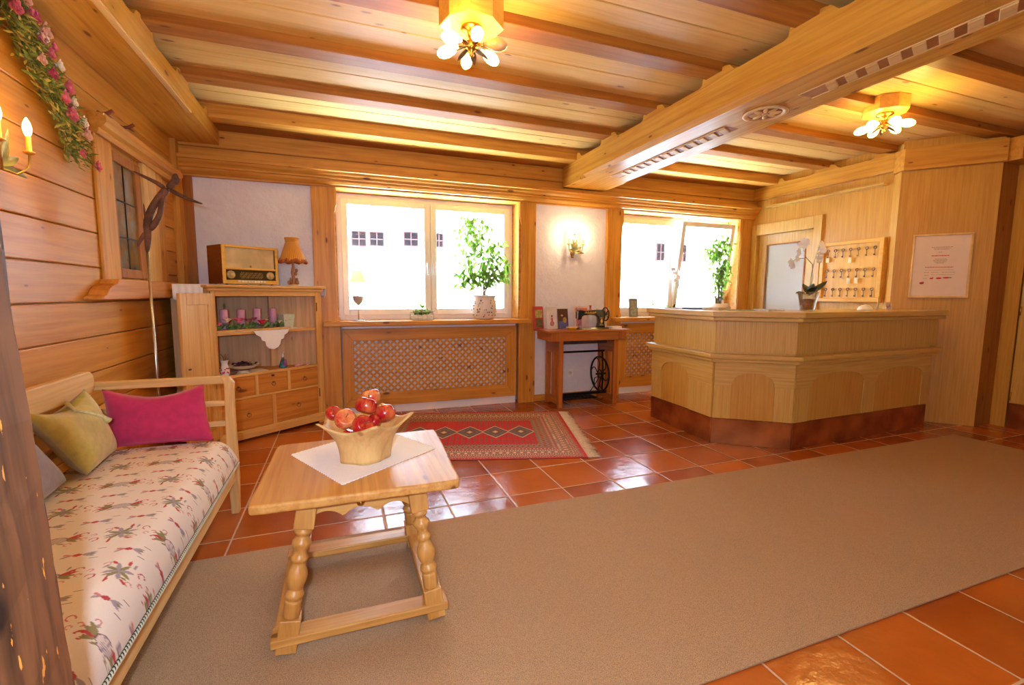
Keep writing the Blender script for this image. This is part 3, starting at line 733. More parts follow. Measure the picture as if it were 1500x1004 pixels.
# mattress with woven flowers
MC = {k: lin(v) for k, v in dict(base=(232, 222, 210), red=(186, 62, 66), rose=(206, 128, 122), olive=(142, 132, 84), lilac=(160, 150, 160), pale=(222, 206, 196), plum=(112, 84, 92)).items()}
def petal(x, y, ca, L, w):
    c, s = cos(ca), sin(ca); a, b = x*c+y*s, -x*s+y*c
    if a < 0 or a > L: return False
    return abs(b) < w*sin(pi*a/L)**.7
def matcol(u, v):     # u across the bed, v along it
    if u > MW-.10: u = MW-.10+.118*math.asin(min(1, (u-MW+.10)/.10))
    row = .235; r = int(v/row); vv = v-r*row; half = vv < .155
    if half:
        P = .170; x = (u + (r % 2)*P*.5) % P - P/2; k = int((u+(r % 2)*P*.5)//P); y = vv-.078
        q_ = 1.28; x, y = x*q_, y*q_; x2, y2 = x, y
        if k % 2 == 0:
            # thistle head between leaves
            e = (x2/.036)**2+(y2/.024)**2
            if e < 1: return MC['lilac'] if (int((x2+y2)/.006)+int((x2-y2+1)/.006)) % 2 else MC['pale']
            if e < 1.25: return MC['plum']
            for a in (2.5, 2.95, 3.35, 3.8):
                if petal(x2+.030, y2, a, .062, .009): return MC['olive'] if a != 3.35 else MC['red']
            for a in (-.5, -.1, .35, .8):
                if petal(x2-.032, y2, a, .055, .008): return MC['red'] if a > 0 else MC['olive']
        else:
            for i in range(8):
                if petal(x2, y2*1.15, i*pi/4+.3, .058, .009): return MC['olive'] if i % 2 else MC['lilac']
            if x2*x2+y2*y2 < .0001: return MC['plum']
            for a in (1.1, 2.0, 4.2, 5.2):
                if petal(x2-.045*cos(a), y2-.045*sin(a), a+.5, .035, .006): return MC['red']
        for a in (.9, 2.2, 4.0, 5.4):        # small satellite leaves
            px_, py_ = .070*cos(a), .046*sin(a)
            if petal(x-px_, y-py_, a*1.7, .030, .0048): return MC['lilac'] if a < 3 else MC['olive']
        for sgn in (1, -1):                  # curling tendrils
            for cx_, cy_, rr in ((.082, .030, .014), (.058, -.046, .011), (.096, -.012, .009)):
                dx_, dy_ = x*sgn-cx_, y-cy_*sgn; q = sqrt(dx_*dx_+dy_*dy_)
                if abs(q-rr) < .0024 and not (dx_ > 0 and dy_ < 0): return MC['red'] if rr > .012 else MC['rose']
    else:
        P = .13; x = (u+.03+(r % 3)*.04) % P - P/2; y = vv-.195
        if (x+.03)**2/.00016+y*y/.00006 < 1: return MC['red']
        for a, cc in ((.30, 'lilac'), (-.35, 'lilac'), (.0, 'olive'), (2.8, 'rose'), (3.5, 'lilac')):
            bx = -.018 if a < 1 else -.042
            if petal(x-bx, y, a, .036, .0048): return MC[cc]
        if abs(abs(y)-.027) < .0016 and abs(x-.02) < .012: return MC['plum']
    return MC['base']
MW, ML, MT = .655, 1.83, .155
t = thing('mattress', 'cream mattress with woven red and olive thistle pattern on the daybed', 'mattress', (-1.215, 1.02, .30))
def mtop(u, v):
    z = 1.0
    for e, r in ((MW-u, .10), (u, .05), (v, .05), (ML-v, .06)):
        if e < r: z = min(z, z*sqrt(max(0, 1-((r-e)/r)**2)))
    return .012 + (MT-.012)*z + .005*sin(u/MW*pi)*z + .0016*noise.noise(Vector((u*9, v*9, 0)))
mat_m = attr_mat('mattress_weave', .9, 420, .35)
top = grid_attr('ticking', MW, ML, 262, 732, matcol, mtop, mat_m, t)
# sides with the same cloth
sd = MB(); hz = .010
SIDE = flat('ticking_side', (226, 210, 196), .9, nscale=60, namt=.1, bump=.3, bscale=400)
sv = []; nsd = 120
sd.box(.003, MW-.003, .003, ML-.003, .0, hz+.002)
so = sd.build('mattress_side', SIDE, t)
pg = MB(); pts = [(MW+.003, .02+i*(ML-.04)/300, .018) for i in range(301)]
pg.tube(pts, .006, 8)
b2 = MB(); 
for i in range(150):
    y = .03+i*(ML-.06)/150; b2.tube([(MW+.006, y, .012), (MW+.009, y+.006, .019), (MW+.004, y+.012, .0245)], .0028, 5)
po = pg.build('piping', flat('green_cord', (44, 58, 44), .8), t); b2.build('cord_twist', flat('cream_cord', (196, 190, 168), .8), po)

# pillows
def pillow(name, c00, c10, c11, c01, thick, mat, label, nrm, sag=0.0, flange=0.0):
    """c00 lower left, c10 lower right, c11 upper right, c01 upper left; nrm = the bulging side"""
    c00, c10, c11, c01 = map(Vector, (c00, c10, c11, c01)); nrm = Vector(nrm).normalized(); N = 26
    ctr = (c00+c10)/2
    vs = []; fs = []
    for s in (1, -1):
        for j in range(N+1):
            for i in range(N+1):
                u, v = i/N, j/N; U = u*2-1; V = v*2-1
                pin = .035*(1-abs(U)**2.2)*(V) + 0; pinu = .05*(1-abs(V)**2.2)*U
                uu, vv_ = u-pinu*.5, v-pin*.9
                p = c00*(1-uu)*(1-vv_)+c10*uu*(1-vv_)+c11*uu*vv_+c01*(1-uu)*vv_
                p = p + Vector((0, 0, -sag*max(0, V)**2*(1-abs(U)**1.6)))
                h = thick*.5*((1-U**4)*(1-V**4))**.55
                h += .010*noise.noise(Vector((u*3.2, v*3.2, s*2+thick*10)))*(1-U**2)*(1-V**2)
                vs.append(p+nrm*(s*h)-ctr)
    M_ = (N+1)**2
    for s in (0, 1):
        for j in range(N):
            for i in range(N): a = s*M_+j*(N+1)+i; fs.append((a, a+1, a+N+2, a+N+1))
    for k in range(N):
        for a, b in ((k, k+1), (N*(N+1)+k+1, N*(N+1)+k), ((k+1)*(N+1), k*(N+1)), (k*(N+1)+N, (k+1)*(N+1)+N)):
            fs.append((a, b, M_+b, M_+a))
    t = thing(name, label, 'pillow', tuple(ctr)); m_ = MB().add(vs, fs, 0, True); o = m_.build('pillow_cover', mat, t)
    return t
velvet = lambda nm, rgb: flat(nm, rgb, .85, nscale=30, namt=.12, bump=.25, bscale=300, Sheen_Weight=.35)
pillow('pillow', (-1.125, 2.80, .468), (-.655, 2.775, .468), (-.70, 2.835, .765), (-1.14, 2.845, .765), .12, velvet('magenta_velvet', (186, 34, 92)), 'magenta velvet pillow leaning on the slatted far arm of the daybed', (.06, -1, .18), sag=.045)
pl = pillow('pillow', (-1.04, 2.40, .468), (-1.07, 2.745, .468), (-1.135, 2.67, .80), (-1.155, 2.24, .80), .13, velvet('olive_velvet', (186, 166, 76)), 'olive yellow pillow with a tassel tie leaning on the back rail', (1, -.10, .15), sag=.05)
tl = MB(); b = pl.location
P_ = [(-1.135, 2.52, .765), (-1.085, 2.46, .745), (-1.035, 2.47, .725), (-1.005, 2.50, .700), (-.992, 2.515, .675)]
tl.tube([Vector(p)-b for p in P_], [.010, .006, .006, .007, .015], 8); tl.build('tassel', flat('tassel_cord', (196, 190, 140), .9, nscale=100), pl)
pillow('pillow', (-1.04, 1.90, .468), (-1.09, 2.36, .468), (-1.16, 2.20, .76), (-1.16, 1.80, .76), .12, velvet('grey_velvet', (132, 122, 132)), 'grey mauve pillow half hidden behind the weathered post', (1, -.12, .2), sag=.05)

# ================================================================== COFFEE TABLE
ct = thing('coffee_table', 'small rustic pine table with turned splayed legs on the carpet edge', 'table', (.045, 1.93, .009))
c0 = Vector((.045, 1.93, .009))
TZ = .575-.009
# top: slightly wavy worn edges
poly = []
cs = [(-.303, 1.592), (.392, 1.575), (.425, 2.245), (-.285, 2.232)]
for i in range(4):
    a, b_ = Vector(cs[i]), Vector(cs[(i+1) % 4]); N = 14
    nn2 = Vector(((b_-a).y, -(b_-a).x)).normalized()
    for k in range(N):
        tt = k/N; p = a.lerp(b_, tt)+nn2*(.007*noise.noise(Vector((i*7.3, tt*5, 0)))*sin(pi*tt)-(.006 if k == 0 else 0)*0)
        if k == 0: p = p + (Vector((.06, 1.91))-p).normalized()*.008
        poly.append((p.x-c0.x, p.y-c0.y))
MB().prism(poly, TZ-.034, TZ, 'z').build('tabletop', tablew('y'), ct, bevel=.010, seg=4)
legprof = [(.028, .0), (.028, .06), (.029, .072), (.024, .080), (.030, .090), (.033, .102), (.027, .118), (.021, .128), (.026, .138), (.033, .165), (.035, .19), (.031, .215), (.022, .238), (.019, .250), (.027, .262), (.029, .272), (.023, .285), (.019, .30), (.024, .318), (.032, .335), (.031, .35), (.021, .366), (.018, .376), (.028, .388), (.029, .398), (.024, .41), (.022, .415)]
for sx, sy in ((-1, -1), (1, -1), (-1, 1), (1, 1)):
    top_ = Vector((sx*.185+.012, sy*.235-.0, TZ-.034)); bot = Vector((sx*.262, sy*.275, .0))
    axis_ = (top_-bot); L = axis_.length; zz = axis_.normalized(); xx = Vector((0, 1, 0)).cross(zz).normalized(); yy = zz.cross(xx)
    M = Matrix(((xx.x, yy.x, zz.x, bot.x), (xx.y, yy.y, zz.y, bot.y), (xx.z, yy.z, zz.z, bot.z), (0, 0, 0, 1)))
    m_ = MB(); m_.M = M
    m_.box(-.034, .034, -.034, .034, .010, .125); m_.box(-.033, .033, -.033, .033, L-.105, L+.01)
    m_.lathe([(r, .125+(z)*(L-.23)/.415) for r, z in legprof], n=20)
    m_.build('leg', tablew('z'), ct, bevel=.004)
for sy in (-1, 1):
    B(-.305, .305, sy*.272-.038, sy*.272+.038, .040, .072).build('stretcher', tablew('x'), ct, bevel=.005)
for sx in (-1, 1):
    B(sx*.262-.038, sx*.262+.038, -.234, .234, .040, .072).build('stretcher', tablew('y'), ct, bevel=.005)
for sy in (-1, 1):   # scalloped aprons
    pr = [(-.20, TZ-.035), (-.20, TZ-.128)]
    for k in range(41):
        u = k/40; pr.append((-.18+.36*u, TZ-.128+.030*abs(sin(u*pi*3))**.7))
    pr += [(.20, TZ-.128), (.20, TZ-.035)]
    MB().prism(pr, sy*.222-.010, sy*.222+.010, 'y').build('apron', tablew('x'), ct)
for sx in (-1, 1): B(sx*.192-.01, sx*.192+.01, -.20, .20, TZ-.115, TZ-.035).build('apron', tablew('y'), ct)
kb = MB(); kb.lathe([(.004, 0), (.011, .004), (.014, .010), (.010, .016), (.001, .019)], n=14); ko = kb.build('drawer_knob', BRASS, ct)
ko.location = (0, -.232, TZ-.080); ko.rotation_euler = (pi/2, 0, 0)

# cloth on the table
def cloth(name, pts2, z, label, mat=LACE, wave=.004, teeth=26, thick=.0022, cat='doily'):
    c = sum((Vector(p) for p in pts2), Vector((0, 0)))/len(pts2)
    t = []; n_ = len(pts2)
    for i in range(n_):
        a, b_ = Vector(pts2[i]), Vector(pts2[(i+1) % n_]); e = b_-a; nn2 = Vector((e.y, -e.x)).normalized()
        for k in range(teeth*2):
            tt = k/(teeth*2); t.append(a+e*tt+nn2*(wave*(abs(sin(tt*pi*teeth)))))
    m_ = MB(); m_.prism([(p.x-c.x, p.y-c.y) for p in t], 0, thick)
    return tag(m_.build(name, mat), label, cat, loc=(c.x, c.y, z))
cloth('table_cloth', [(-.014, 1.673), (.366, 1.945), (.165, 2.33), (-.214, 2.067)], .5758, 'white linen doily with lace edge under the apple bowl', cat='doily')

# carved wooden bowl with pointed rim
bw = MB(); NB = 100; pts_r = 5
def rimf(th): 
    q = abs(((th*5/(2*pi)+.12) % 1)-.5)*2       # 1 at the points, 0 in the dips
    return q**2.0
def bowlv(R, z, th): return R, z
rows_o = []; rows_i = []
for j in range(11):
    tj = j/10; ro_, ri_ = [], []
    for k in range(NB):
        th = 2*pi*k/NB; q = rimf(th)
        lob = .010*sin(th*5+2.6)*(1-tj)*.6 + .006*noise.noise(Vector((cos(th)*2, sin(th)*2, tj*2)))
        R = .097+.010*tj+.050*tj**2.2+lob + .050*q*tj**3
        H = (.150+.036*q-.004)*tj
        ro_.append((R*cos(th), R*sin(th), H)); Ri = max(.01, R-.013-.01*(1-tj)); Hi = max(.018, H)
        ri_.append((Ri*cos(th), Ri*sin(th), Hi if j else .018))
    rows_o.append(ro_); rows_i.append(ri_)
rows = rows_o+rows_i[::-1]; vs = [p for r in rows for p in r]
fs = [(i*NB+k, i*NB+(k+1) % NB, (i+1)*NB+(k+1) % NB, (i+1)*NB+k) for i in range(len(rows)-1) for k in range(NB)]
fs += [tuple(range(NB))[::-1], tuple((len(rows)-1)*NB+k for k in range(NB))]
bw.add(vs, fs, 0, True)
tag(bw.build('wooden_bowl', ashw('z')), 'pale carved wooden bowl with a pointed wavy rim holding apples', 'bowl', loc=(.075, 1.935, .5783))
# apples
def apple_mat(nm, red, yel, bias):
    m = NT(nm); tc = m.n('TexCoord'); sp = m.n('SeparateXYZ'); m.l(tc.outputs['Object'], sp.inputs[0])
    ann = m.noise(tc.outputs['Object'], 16, 3); st = m.n('TexNoise'); st.inputs['Scale'].default_value = 1; st.inputs['Detail'].default_value = 2
    m.l(m.comb(m.math('MULTIPLY', sp.outputs[0], 220), m.math('MULTIPLY', sp.outputs[1], 220), m.math('MULTIPLY', sp.outputs[2], 14)), st.inputs['Vector'])
    f = m.math('ADD', m.math('ADD', m.math('MULTIPLY', ann, 1.1), m.math('MULTIPLY', st.outputs['Fac'], .35)), bias)
    m.bc(m.ramp(f, (.50, lin(red)), (.85, lin(yel)))); m.set(Roughness=.22, Coat_Weight=.5); return m.mat
AR = apple_mat('red_apple_skin', (170, 16, 28), (214, 110, 60), -.12); AY = apple_mat('blush_apple_skin', (200, 44, 40), (226, 156, 90), -.02)
def apple(loc, r, mat, tilt, label):
    t = thing('apple', label, 'apple', loc, random.uniform(0, 6), 'apples in the wooden bowl'); t.rotation_euler = (tilt[0], tilt[1], random.uniform(0, 6))
    pr = []
    for i in range(17):
        ph = -pi/2+pi*i/16; rr = r*(cos(ph)**.82 if cos(ph) > 0 else 0); zz = r*.90*sin(ph)
        if sin(ph) > .55: zz -= r*.42*((sin(ph)-.55)/.45)**2.2
        if sin(ph) < -.6: zz += r*.22*((-sin(ph)-.6)/.4)**2; rr *= .96
        pr.append((max(rr, 0 if i in (0, 16) else .001), zz))
    MB().lathe(pr, n=24).build('skin', mat, t)
    MB().tube([(0, 0, r*.48), (.002, 0, r*.75), (.006, .002, r*1.02)], [.0018, .0016, .0024], 6).build('stem', STEM, t)
bx, by, bz = .075, 1.935, .578
apple((-0.042, 1.960, 0.766), 0.030, AR, (.5, -.6, 0), 'small red apple at the left edge of the bowl')
apple((0.002, 1.915, 0.750), 0.042, AY, (.9, -.3, 0), 'blush yellow and red apple in front at the left of the bowl')
apple((0.085, 1.937, 0.792), 0.044, AR, (.5, .1, 0), 'shiny red apple on top of the pile nearest the camera')
apple((0.107, 2.014, 0.813), 0.041, AY, (.3, .2, 0), 'orange blush apple at the very top behind the red one')
apple((0.158, 1.94, 0.753), 0.044, AR, (.4, .5, 0), 'large red apple at the right edge of the bowl')
apple((0.066, 1.872, 0.730), 0.041, AR, (1.1, 0, 0), 'red apple lowest at the front of the bowl')
apple((0.109, 1.905, 0.734), 0.028, AR, (.8, .3, 0), 'small dark red apple wedged between the front and right ones')
apple((.028, 1.955, .668), .040, AR, (.2, 0, 0), 'red apple buried at the left of the bowl below the blush one')
apple((.124, 1.950, .645), .038, AR, (.2, 0, 0), 'red apple buried at the right of the bowl under the small one')
apple((.078, 1.885, .634), .036, AY, (.2, 0, 0), 'blush apple buried at the front of the bowl under the lowest red one')

# ================================================================== CORNER CABINET
cab = thing('corner_cabinet', 'stripped pine corner cabinet with open shelves and five drawers below', 'cabinet', (-.54, 4.512, 0))
phi = atan2(.467, .643); cab.rotation_euler = (0, 0, phi)
cc_, sc_ = cos(phi), sin(phi)
def cloc(x, y):      # world -> cabinet plane coordinates (u along the front, w into the corner)
    dx, dy = x+.54, y-4.512; return (dx*cc_+dy*sc_, -dx*sc_+dy*cc_)
def cw(u, w, z=0): return (-.54+u*cc_-w*sc_, 4.512+u*sc_+w*cc_, z)
UL, UR = -.52, .44
corner = cloc(-1.245, 4.835)
pl0 = cloc(-1.245, 4.30); pr0 = cloc(-.19, 4.835)
plan = [(UL, 0), (UR, 0), (UR+.002, .04), pr0, corner, pl0]
def shrink(pp, q=.02): 
    c = (sum(p[0] for p in pp)/len(pp), sum(p[1] for p in pp)/len(pp))
    return [(p[0]+(c[0]-p[0])*q, p[1]+(c[1]-p[1])*q) for p in pp]
top = [(UL-.035, -.045), (UR+.035, -.045), (UR+.035, .03), pr0, corner, (pl0[0], pl0[1])]
MB().prism(top, 1.290, 1.312).build('top_board', raw('x'), cab, bevel=.005)
t2_ = [(UL-.018, -.026), (UR+.018, -.026), (UR+.018, .03), pr0, corner, pl0]
MB().prism(t2_, 1.262, 1.290).build('cornice', raw('x'), cab, bevel=.007)
DT = .565
inner = shrink(plan, .03)
MB().prism(inner, DT-.018, DT).build('middle_board', draww('x'), cab)
MB().prism(inner, .905, .925).build('shelf', raw('x'), cab)
MB().prism(inner, .06, .08).build('floor_board', raw('x'), cab)
for a, b_ in ((pr0, corner), (corner, pl0), (pl0, (UL, .02)), (pr0, (UR, .03))):
    a, b_ = Vector(a), Vector(b_); e = (b_-a).normalized(); q = Vector((-e.y, e.x))*.012
    MB().prism([tuple(a), tuple(b_), tuple(b_+q), tuple(a+q)], .05, 1.262).build('back_panel', greyw('z'), cab)
ip = Vector(pr0).lerp(Vector(corner), .42)
MB().box(ip.x-.025, ip.x+.025, ip.y-.05, ip.y-.02, DT, 1.262).build('back_batten', greyw('z'), cab)
for x0, x1 in ((UL, UL+.034), (UR-.060, UR)):
    B(x0, x1, -.012, .012, .0, 1.262).build('stile', raw('z'), cab, bevel=.004)
B(UL+.034, UR-.06, -.012, .012, 1.222, 1.262).build('top_rail', raw('x'), cab, bevel=.003)
B(UL, UR, -.020, .010, .02, .098).build('base_rail', raw('x'), cab, bevel=.006)
B(UL+.034, UR-.06, -.008, .012, .552, .575).build('rail', raw('x'), cab, bevel=.003)
B(UL+.034, UR-.06, -.008, .012, .362, .380).build('rail', raw('x'), cab, bevel=.003)
W_ = (UR-.06)-(UL+.034); X0_ = UL+.034
def drawer(a, b_, z0, z1, old=False):
    d = B(a, b_, -.004, .02, z0, z1).build('drawer', draww('x'), cab, bevel=.003)
    c = (a+b_)/2; zc = (z0+z1)/2; m_ = MB()
    m_.ball((c, -.008, zc+.004), (.008, .006, .008), 10, 6)
    rp = [(c+.017*sin(q), -.013-.004*cos(q), zc-.012-.017*cos(q)+.002) for q in [2*pi*i/16 for i in range(17)]]
    m_.tube(rp, .0022, 6); m_.build('ring_pull', flat('old_iron', (96, 72, 52), .5, .5), d)
    if old: MB().ball((c, -.005, z1-.022), (.016, .003, .009), 10, 6).build('keyhole', flat('dark_keyhole', (60, 34, 22), .7), d)
th_ = W_/3
for i in range(3):
    drawer(X0_+i*th_+(.0 if i == 0 else .014), X0_+(i+1)*th_-(.014 if i < 2 else 0), .382, .550, i == 1)
for i in range(2): drawer(X0_+i*W_/2+(.015 if i else 0), X0_+(i+1)*W_/2-(0 if i else .015), .100, .360)
for i in (1, 2): B(X0_+i*th_-.014, X0_+i*th_+.014, -.009, .012, .38, .552).build('drawer_divider', raw('z'), cab, bevel=.002)
B(X0_+W_/2-.015, X0_+W_/2+.015, -.009, .012, .098, .362).build('drawer_divider', raw('z'), cab, bevel=.002)
for z in (1.12, .30): B(UR-.055, UR-.048, -.018, -.010, z-.04, z+.04).build('hinge_pin', flat('old_iron', (96, 72, 52), .5, .5), cab)
# open door swung towards the daybed
hp = Vector(cloc(-.955, 4.195)); ep = Vector(cloc(-1.062, 3.785)); e = (ep-hp); Ld = e.length
dr = MB(); 
dr.box(0, .075, 0, .024, 0, 1.16); dr.box(Ld-.075, Ld, 0, .024, 0, 1.16); dr.box(.075, Ld-.075, 0, .024, 0, .085); dr.box(.075, Ld-.075, 0, .024, 1.075, 1.16)
do = dr.build('door', raw('z'), cab, bevel=.003); do.location = (hp.x, hp.y, .085); do.rotation_euler = (0, 0, atan2(e.y, e.x))
B(.07, Ld-.07, .006, .016, .08, 1.08).build('door_panel', raw('z'), do)
kk_ = MB(); kk_.ball((Ld-.04, .036, .62), (.014, .010, .007), 10, 6); kk_.build('knob', flat('old_iron', (96, 72, 52), .5, .5), do)

# cloths of the cabinet
def lay(poly_world, z, label, name='lace_runner', teeth=16, wave=.006, cat='cloth'):
    return cloth(name, poly_world, z, label, wave=wave, teeth=teeth, cat=cat)
def P2(u, w): q = cw(u, w); return (q[0], q[1])
t = thing('lace_runner', 'white lace runner on the cabinet top hanging over both ends', 'cloth', cw(0, .2, 1.313))
rl = MB(); cx_, cy_, _z = cw(0, .2)
def addcloth(mb_, u0, u1, w0, w1, z):
    n_ = 40; po_ = [(lerp(u0, u1, i/n_), w0-.008*abs(sin(i*pi/2*1.0+.3))) for i in range(n_+1)] + [(u1, w1), (u0, w1)]
    mb_.prism([(cw(u, w)[0]-cx_, cw(u, w)[1]-cy_) for u, w in po_], z, z+.002)
addcloth(rl, -.50, .48, -.030, .245, .0)
rl.build('cloth', LACE, t)
def hang(u0, w0, u1, w1, drop, nm):     # hanging end with scalloped hem
    a, b_ = Vector(cw(u0, w0)), Vector(cw(u1, w1)); m_ = MB(); n_ = 40; vs = []; o_ = Vector((cx_, cy_, 0))
    nrm = Vector(((b_-a).y, -(b_-a).x, 0)).normalized()
    for i in range(n_+1):
        p = a.lerp(b_, i/n_)-o_; sway = .006*sin(i*.7)
        dz = drop*(1-.10*abs(cos(i*pi/10)))
        for zz in (.002, -dz*.5, -dz): 
            q = p+nrm*(sway*(-zz/drop)); vs += [(q.x, q.y, zz), (q.x+nrm.x*.002, q.y+nrm.y*.002, zz)]
    fs = []
    for i in range(n_):
        b = i*6
        for k in (0, 2): fs += [(b+k, b+k+2, b+k+8, b+k+6), (b+k+1, b+k+7, b+k+9, b+k+3)]
        fs += [(b+4, b+5, b+11, b+10), (b, b+6, b+7, b+1)]
    fs += [(0, 1, 3, 2), (2, 3, 5, 4)]; e_ = n_*6; fs += [(e_, e_+2, e_+3, e_+1), (e_+2, e_+4, e_+5, e_+3)]
    m_.add(vs, fs, 0, True).build(nm, LACE, t)
hang(.482, .19, .482, -.03, .10, 'hanging_end')
t = thing('lace_runner', 'white lace cloth hanging over the left rear corner of the cabinet', 'cloth', cw(-.53, .05, 1.313)); cx_, cy_, _z = cw(-.53, .05)
g2 = MB(); g2.prism([(cw(u, w)[0]-cx_, cw(u, w)[1]-cy_) for u, w in ((-.565, .0), (-.52, .0), (-.52, .22), (-.66, .10))], 0, .002); g2.build('cloth', LACE, t)
hang(-.735, .09, -.565, -.002, .125, 'hanging_end')
B(0, .001, 0, .001, 0, .001)
# shelf cloth with a scalloped tongue
t = thing('shelf_cloth', 'white scalloped cloth hanging over the upper cabinet shelf', 'cloth', cw(-.05, .08, .9255)); cx_, cy_, _z = cw(-.05, .08)
s1 = MB(); n_ = 24
po_ = [(lerp(-.47, .26, i/n_), .012-.006*abs(sin(i*pi/2+.3))) for i in range(n_+1)]+[(.28, .20), (-.40, .24)]
s1.prism([(cw(u, w)[0]-cx_, cw(u, w)[1]-cy_) for u, w in po_], 0, .002)
s1.build('cloth', LACE, t)
tong = [(-.205, .002), (.105, .002), (.09, -.03), (.062, -.045), (.055, -.075), (.03, -.085), (.02, -.125), (.0, -.150), (-.04, -.165), (-.08, -.155), (-.105, -.13), (-.112, -.092), (-.14, -.082), (-.15, -.05), (-.185, -.03)]
s2 = MB(); s2.M = Matrix.Translation((cw(0, -.017)[0]-cx_, cw(0, -.017)[1]-cy_, 0)) @ Matrix.Rotation(phi, 4, 'Z')
s2.prism(tong, -.0015, .0015, 'y'); s2.box(-.205, .105, -.001, .03, .0005, .003)
s2.build('hanging_tongue', LACE, t)
# candles, tray, flowers
CAND = flat('lilac_wax', (206, 150, 184), .45, nscale=20, namt=.06)
wh = ['leftmost', 'second from the left', 'third from the left', 'rightmost']
for i, u in enumerate((-.43+.045, -.26+.045, -.115+.045, .045+.045)):
    u = (-.375, -.235, -.095, .05)[i]
    t = thing('pillar_candle', 'lilac pillar candle, %s of the four in the flower arrangement' % wh[i], 'candle', cw(u, .11+.01*i, .948), 0, 'lilac candles on the upper shelf')
    h = (.165, .162, .168, .165)[i]
    MB().lathe([(.030, .0), (.0315, .004), (.0315, h-.006), (.029, h), (.006, h-.003), (.0, h-.004)], n=24).build('wax', CAND, t)
    MB().tube([(0, 0, h-.006), (.001, 0, h+.010)], .0012, 5).build('wick', IRON, t)
tr = MB(); tr.M = Matrix.Rotation(phi, 4, 'Z'); tr.prism([(-.31, -.055), (.31, -.055), (.33, .075), (-.33, .075)], 0, .010); tr.prism([(-.32, -.065), (.32, -.065), (.32, -.052), (-.32, -.052)], 0, .018)
tag(tr.build('candle_tray', raw('x'), bevel=.002), 'long narrow pale wooden tray under the candles', 'tray', loc=cw(-.165, .095, .9285))
t = thing('flower_arrangement', 'silk roses and greenery laid between the lilac candles', 'flowers', cw(-.17, .07, .9385)); cx_, cy_, _z = cw(-.17, .07)
rs = random.Random(3); fo = MB()
for i in range(190):
    u = rs.uniform(-.31, .27); w = rs.uniform(-.04, .05); base = Vector((u*cc_-w*sc_, u*sc_+w*cc_, rs.uniform(.006, .045)))
    random.seed(i); fo.leaf(base, (rs.uniform(-1, 1), rs.uniform(-1, .6), rs.uniform(.05, .9)), rs.uniform(.03, .055), rs.uniform(.014, .024), seg=3)
fo.build('leaves', flat('silk_leaf', (116, 156, 86), .6, nscale=30, namt=.4), t)
def rose(mb_, c, r, k=14):
    c = Vector(c)
    for i in range(k):
        th = i*2.4; rr = r*(.25+.75*i/k); el = 1.2-1.0*i/k
        d = Vector((cos(th)*cos(el), sin(th)*cos(el), sin(el)))
        mb_.leaf(c+Vector((cos(th), sin(th), 0))*rr*.15, d, rr*1.0, rr*1.25, nrm=Vector((-cos(th)*.6, -sin(th)*.6, 1)), curl=-.35, seg=4)
    mb_.ball(c+Vector((0, 0, r*.15)), r*.38, 8, 6)
PINK = flat('rose_pink', (224, 120, 150), .7, namt=.12); CRIM = flat('rose_crimson', (200, 36, 74), .7, namt=.12); CRM = flat('rose_cream', (236, 224, 196), .7, namt=.08); MAUV = flat('rose_mauve', (176, 96, 116), .7, namt=.12)
for u, w, z, r, mm in ((-.165, -.03, .055, .030, CRM), (-.075, -.035, .05, .038, PINK), (.02, .0, .05, .026, MAUV), (.11, -.045, .03, .034, CRIM), (.155, -.01, .04, .024, CRM), (.27, -.04, .028, .022, CRM), (.08, .02, .06, .022, MAUV), (-.23, -.04, .03, .022, PINK), (.19, .01, .075, .014, flat('bud_yellow', (214, 190, 96), .7))):
    u -= .05; z += .022; r *= 1.4; r_ = MB(); rose(r_, (u*cc_-w*sc_, u*sc_+w*cc_, z), r); r_.build('rose', mm, t)
# white square planter mug
mg = MB(); mg.M = Matrix.Rotation(phi, 4, 'Z')
def sq(a, z): return [(-a, -a, z), (a, -a, z), (a, a, z), (-a, a, z)]
vs = sq(.042, 0)+sq(.055, .128)+sq(.049, .128)+sq(.038, .012); fs = [(0, 1, 2, 3)[::-1]]
for r0 in (0, 4, 8): fs += [(r0+k, r0+(k+1) % 4, r0+4+(k+1) % 4, r0+4+k) for k in range(4)]
fs += [(12, 13, 14, 15)]; mg.add(vs, fs)
t = thing('square_planter', 'pale celadon square planter at the right end of the upper shelf', 'planter', cw(.172, .135, .9285)); mg.build('pot', flat('celadon_glaze', (206, 216, 200), .3, nscale=60, namt=.1), t, bevel=.004)
dots = MB(); dots.M = Matrix.Rotation(phi, 4, 'Z'); rs = random.Random(2)
for i in range(14): dots.ball((rs.uniform(-.035, .035), -.049-.0005*i/14, rs.uniform(.07, .115)), (.004, .0015, .004), 6, 4)
dots.build('flower_dots', MAUV, t)
# lower level: doily, bowl, vase, figurine, pebbles, glass
dz_ = DT+.0005
cloth('doily', [P2(-.42, .015), P2(-.06, .03), P2(-.04, .22), P2(-.40, .24)], dz_, 'white lace doily under the footed dish on the drawers', wave=.008, teeth=8)
t = thing('footed_dish', 'cream dish of dried petals standing on the cabinet doily', 'dish', cw(-.235, .13, dz_+.0025))
MB().lathe([(.045, 0), (.048, .006), (.036, .014), (.060, .026), (.110, .052), (.128, .064), (.131, .068), (.124, .066), (.104, .055), (.05, .03), (.0, .026)], n=36).build('dish', flat('cream_china', (226, 214, 180), .25, namt=.05), t)
pt = MB(); rs = random.Random(9)
for i in range(60):
    th = rs.uniform(0, 6.28); q = rs.uniform(0, .09); random.seed(i+50)
    pt.leaf((q*cos(th), q*sin(th), .058+rs.uniform(0, .018)), (rs.uniform(-1, 1), rs.uniform(-1, 1), rs.uniform(0, .7)), .032, .022, seg=3)
pt.build('dried_petals', flat('dried_petal', (84, 36, 56), .8, nscale=30, namt=.6), t)
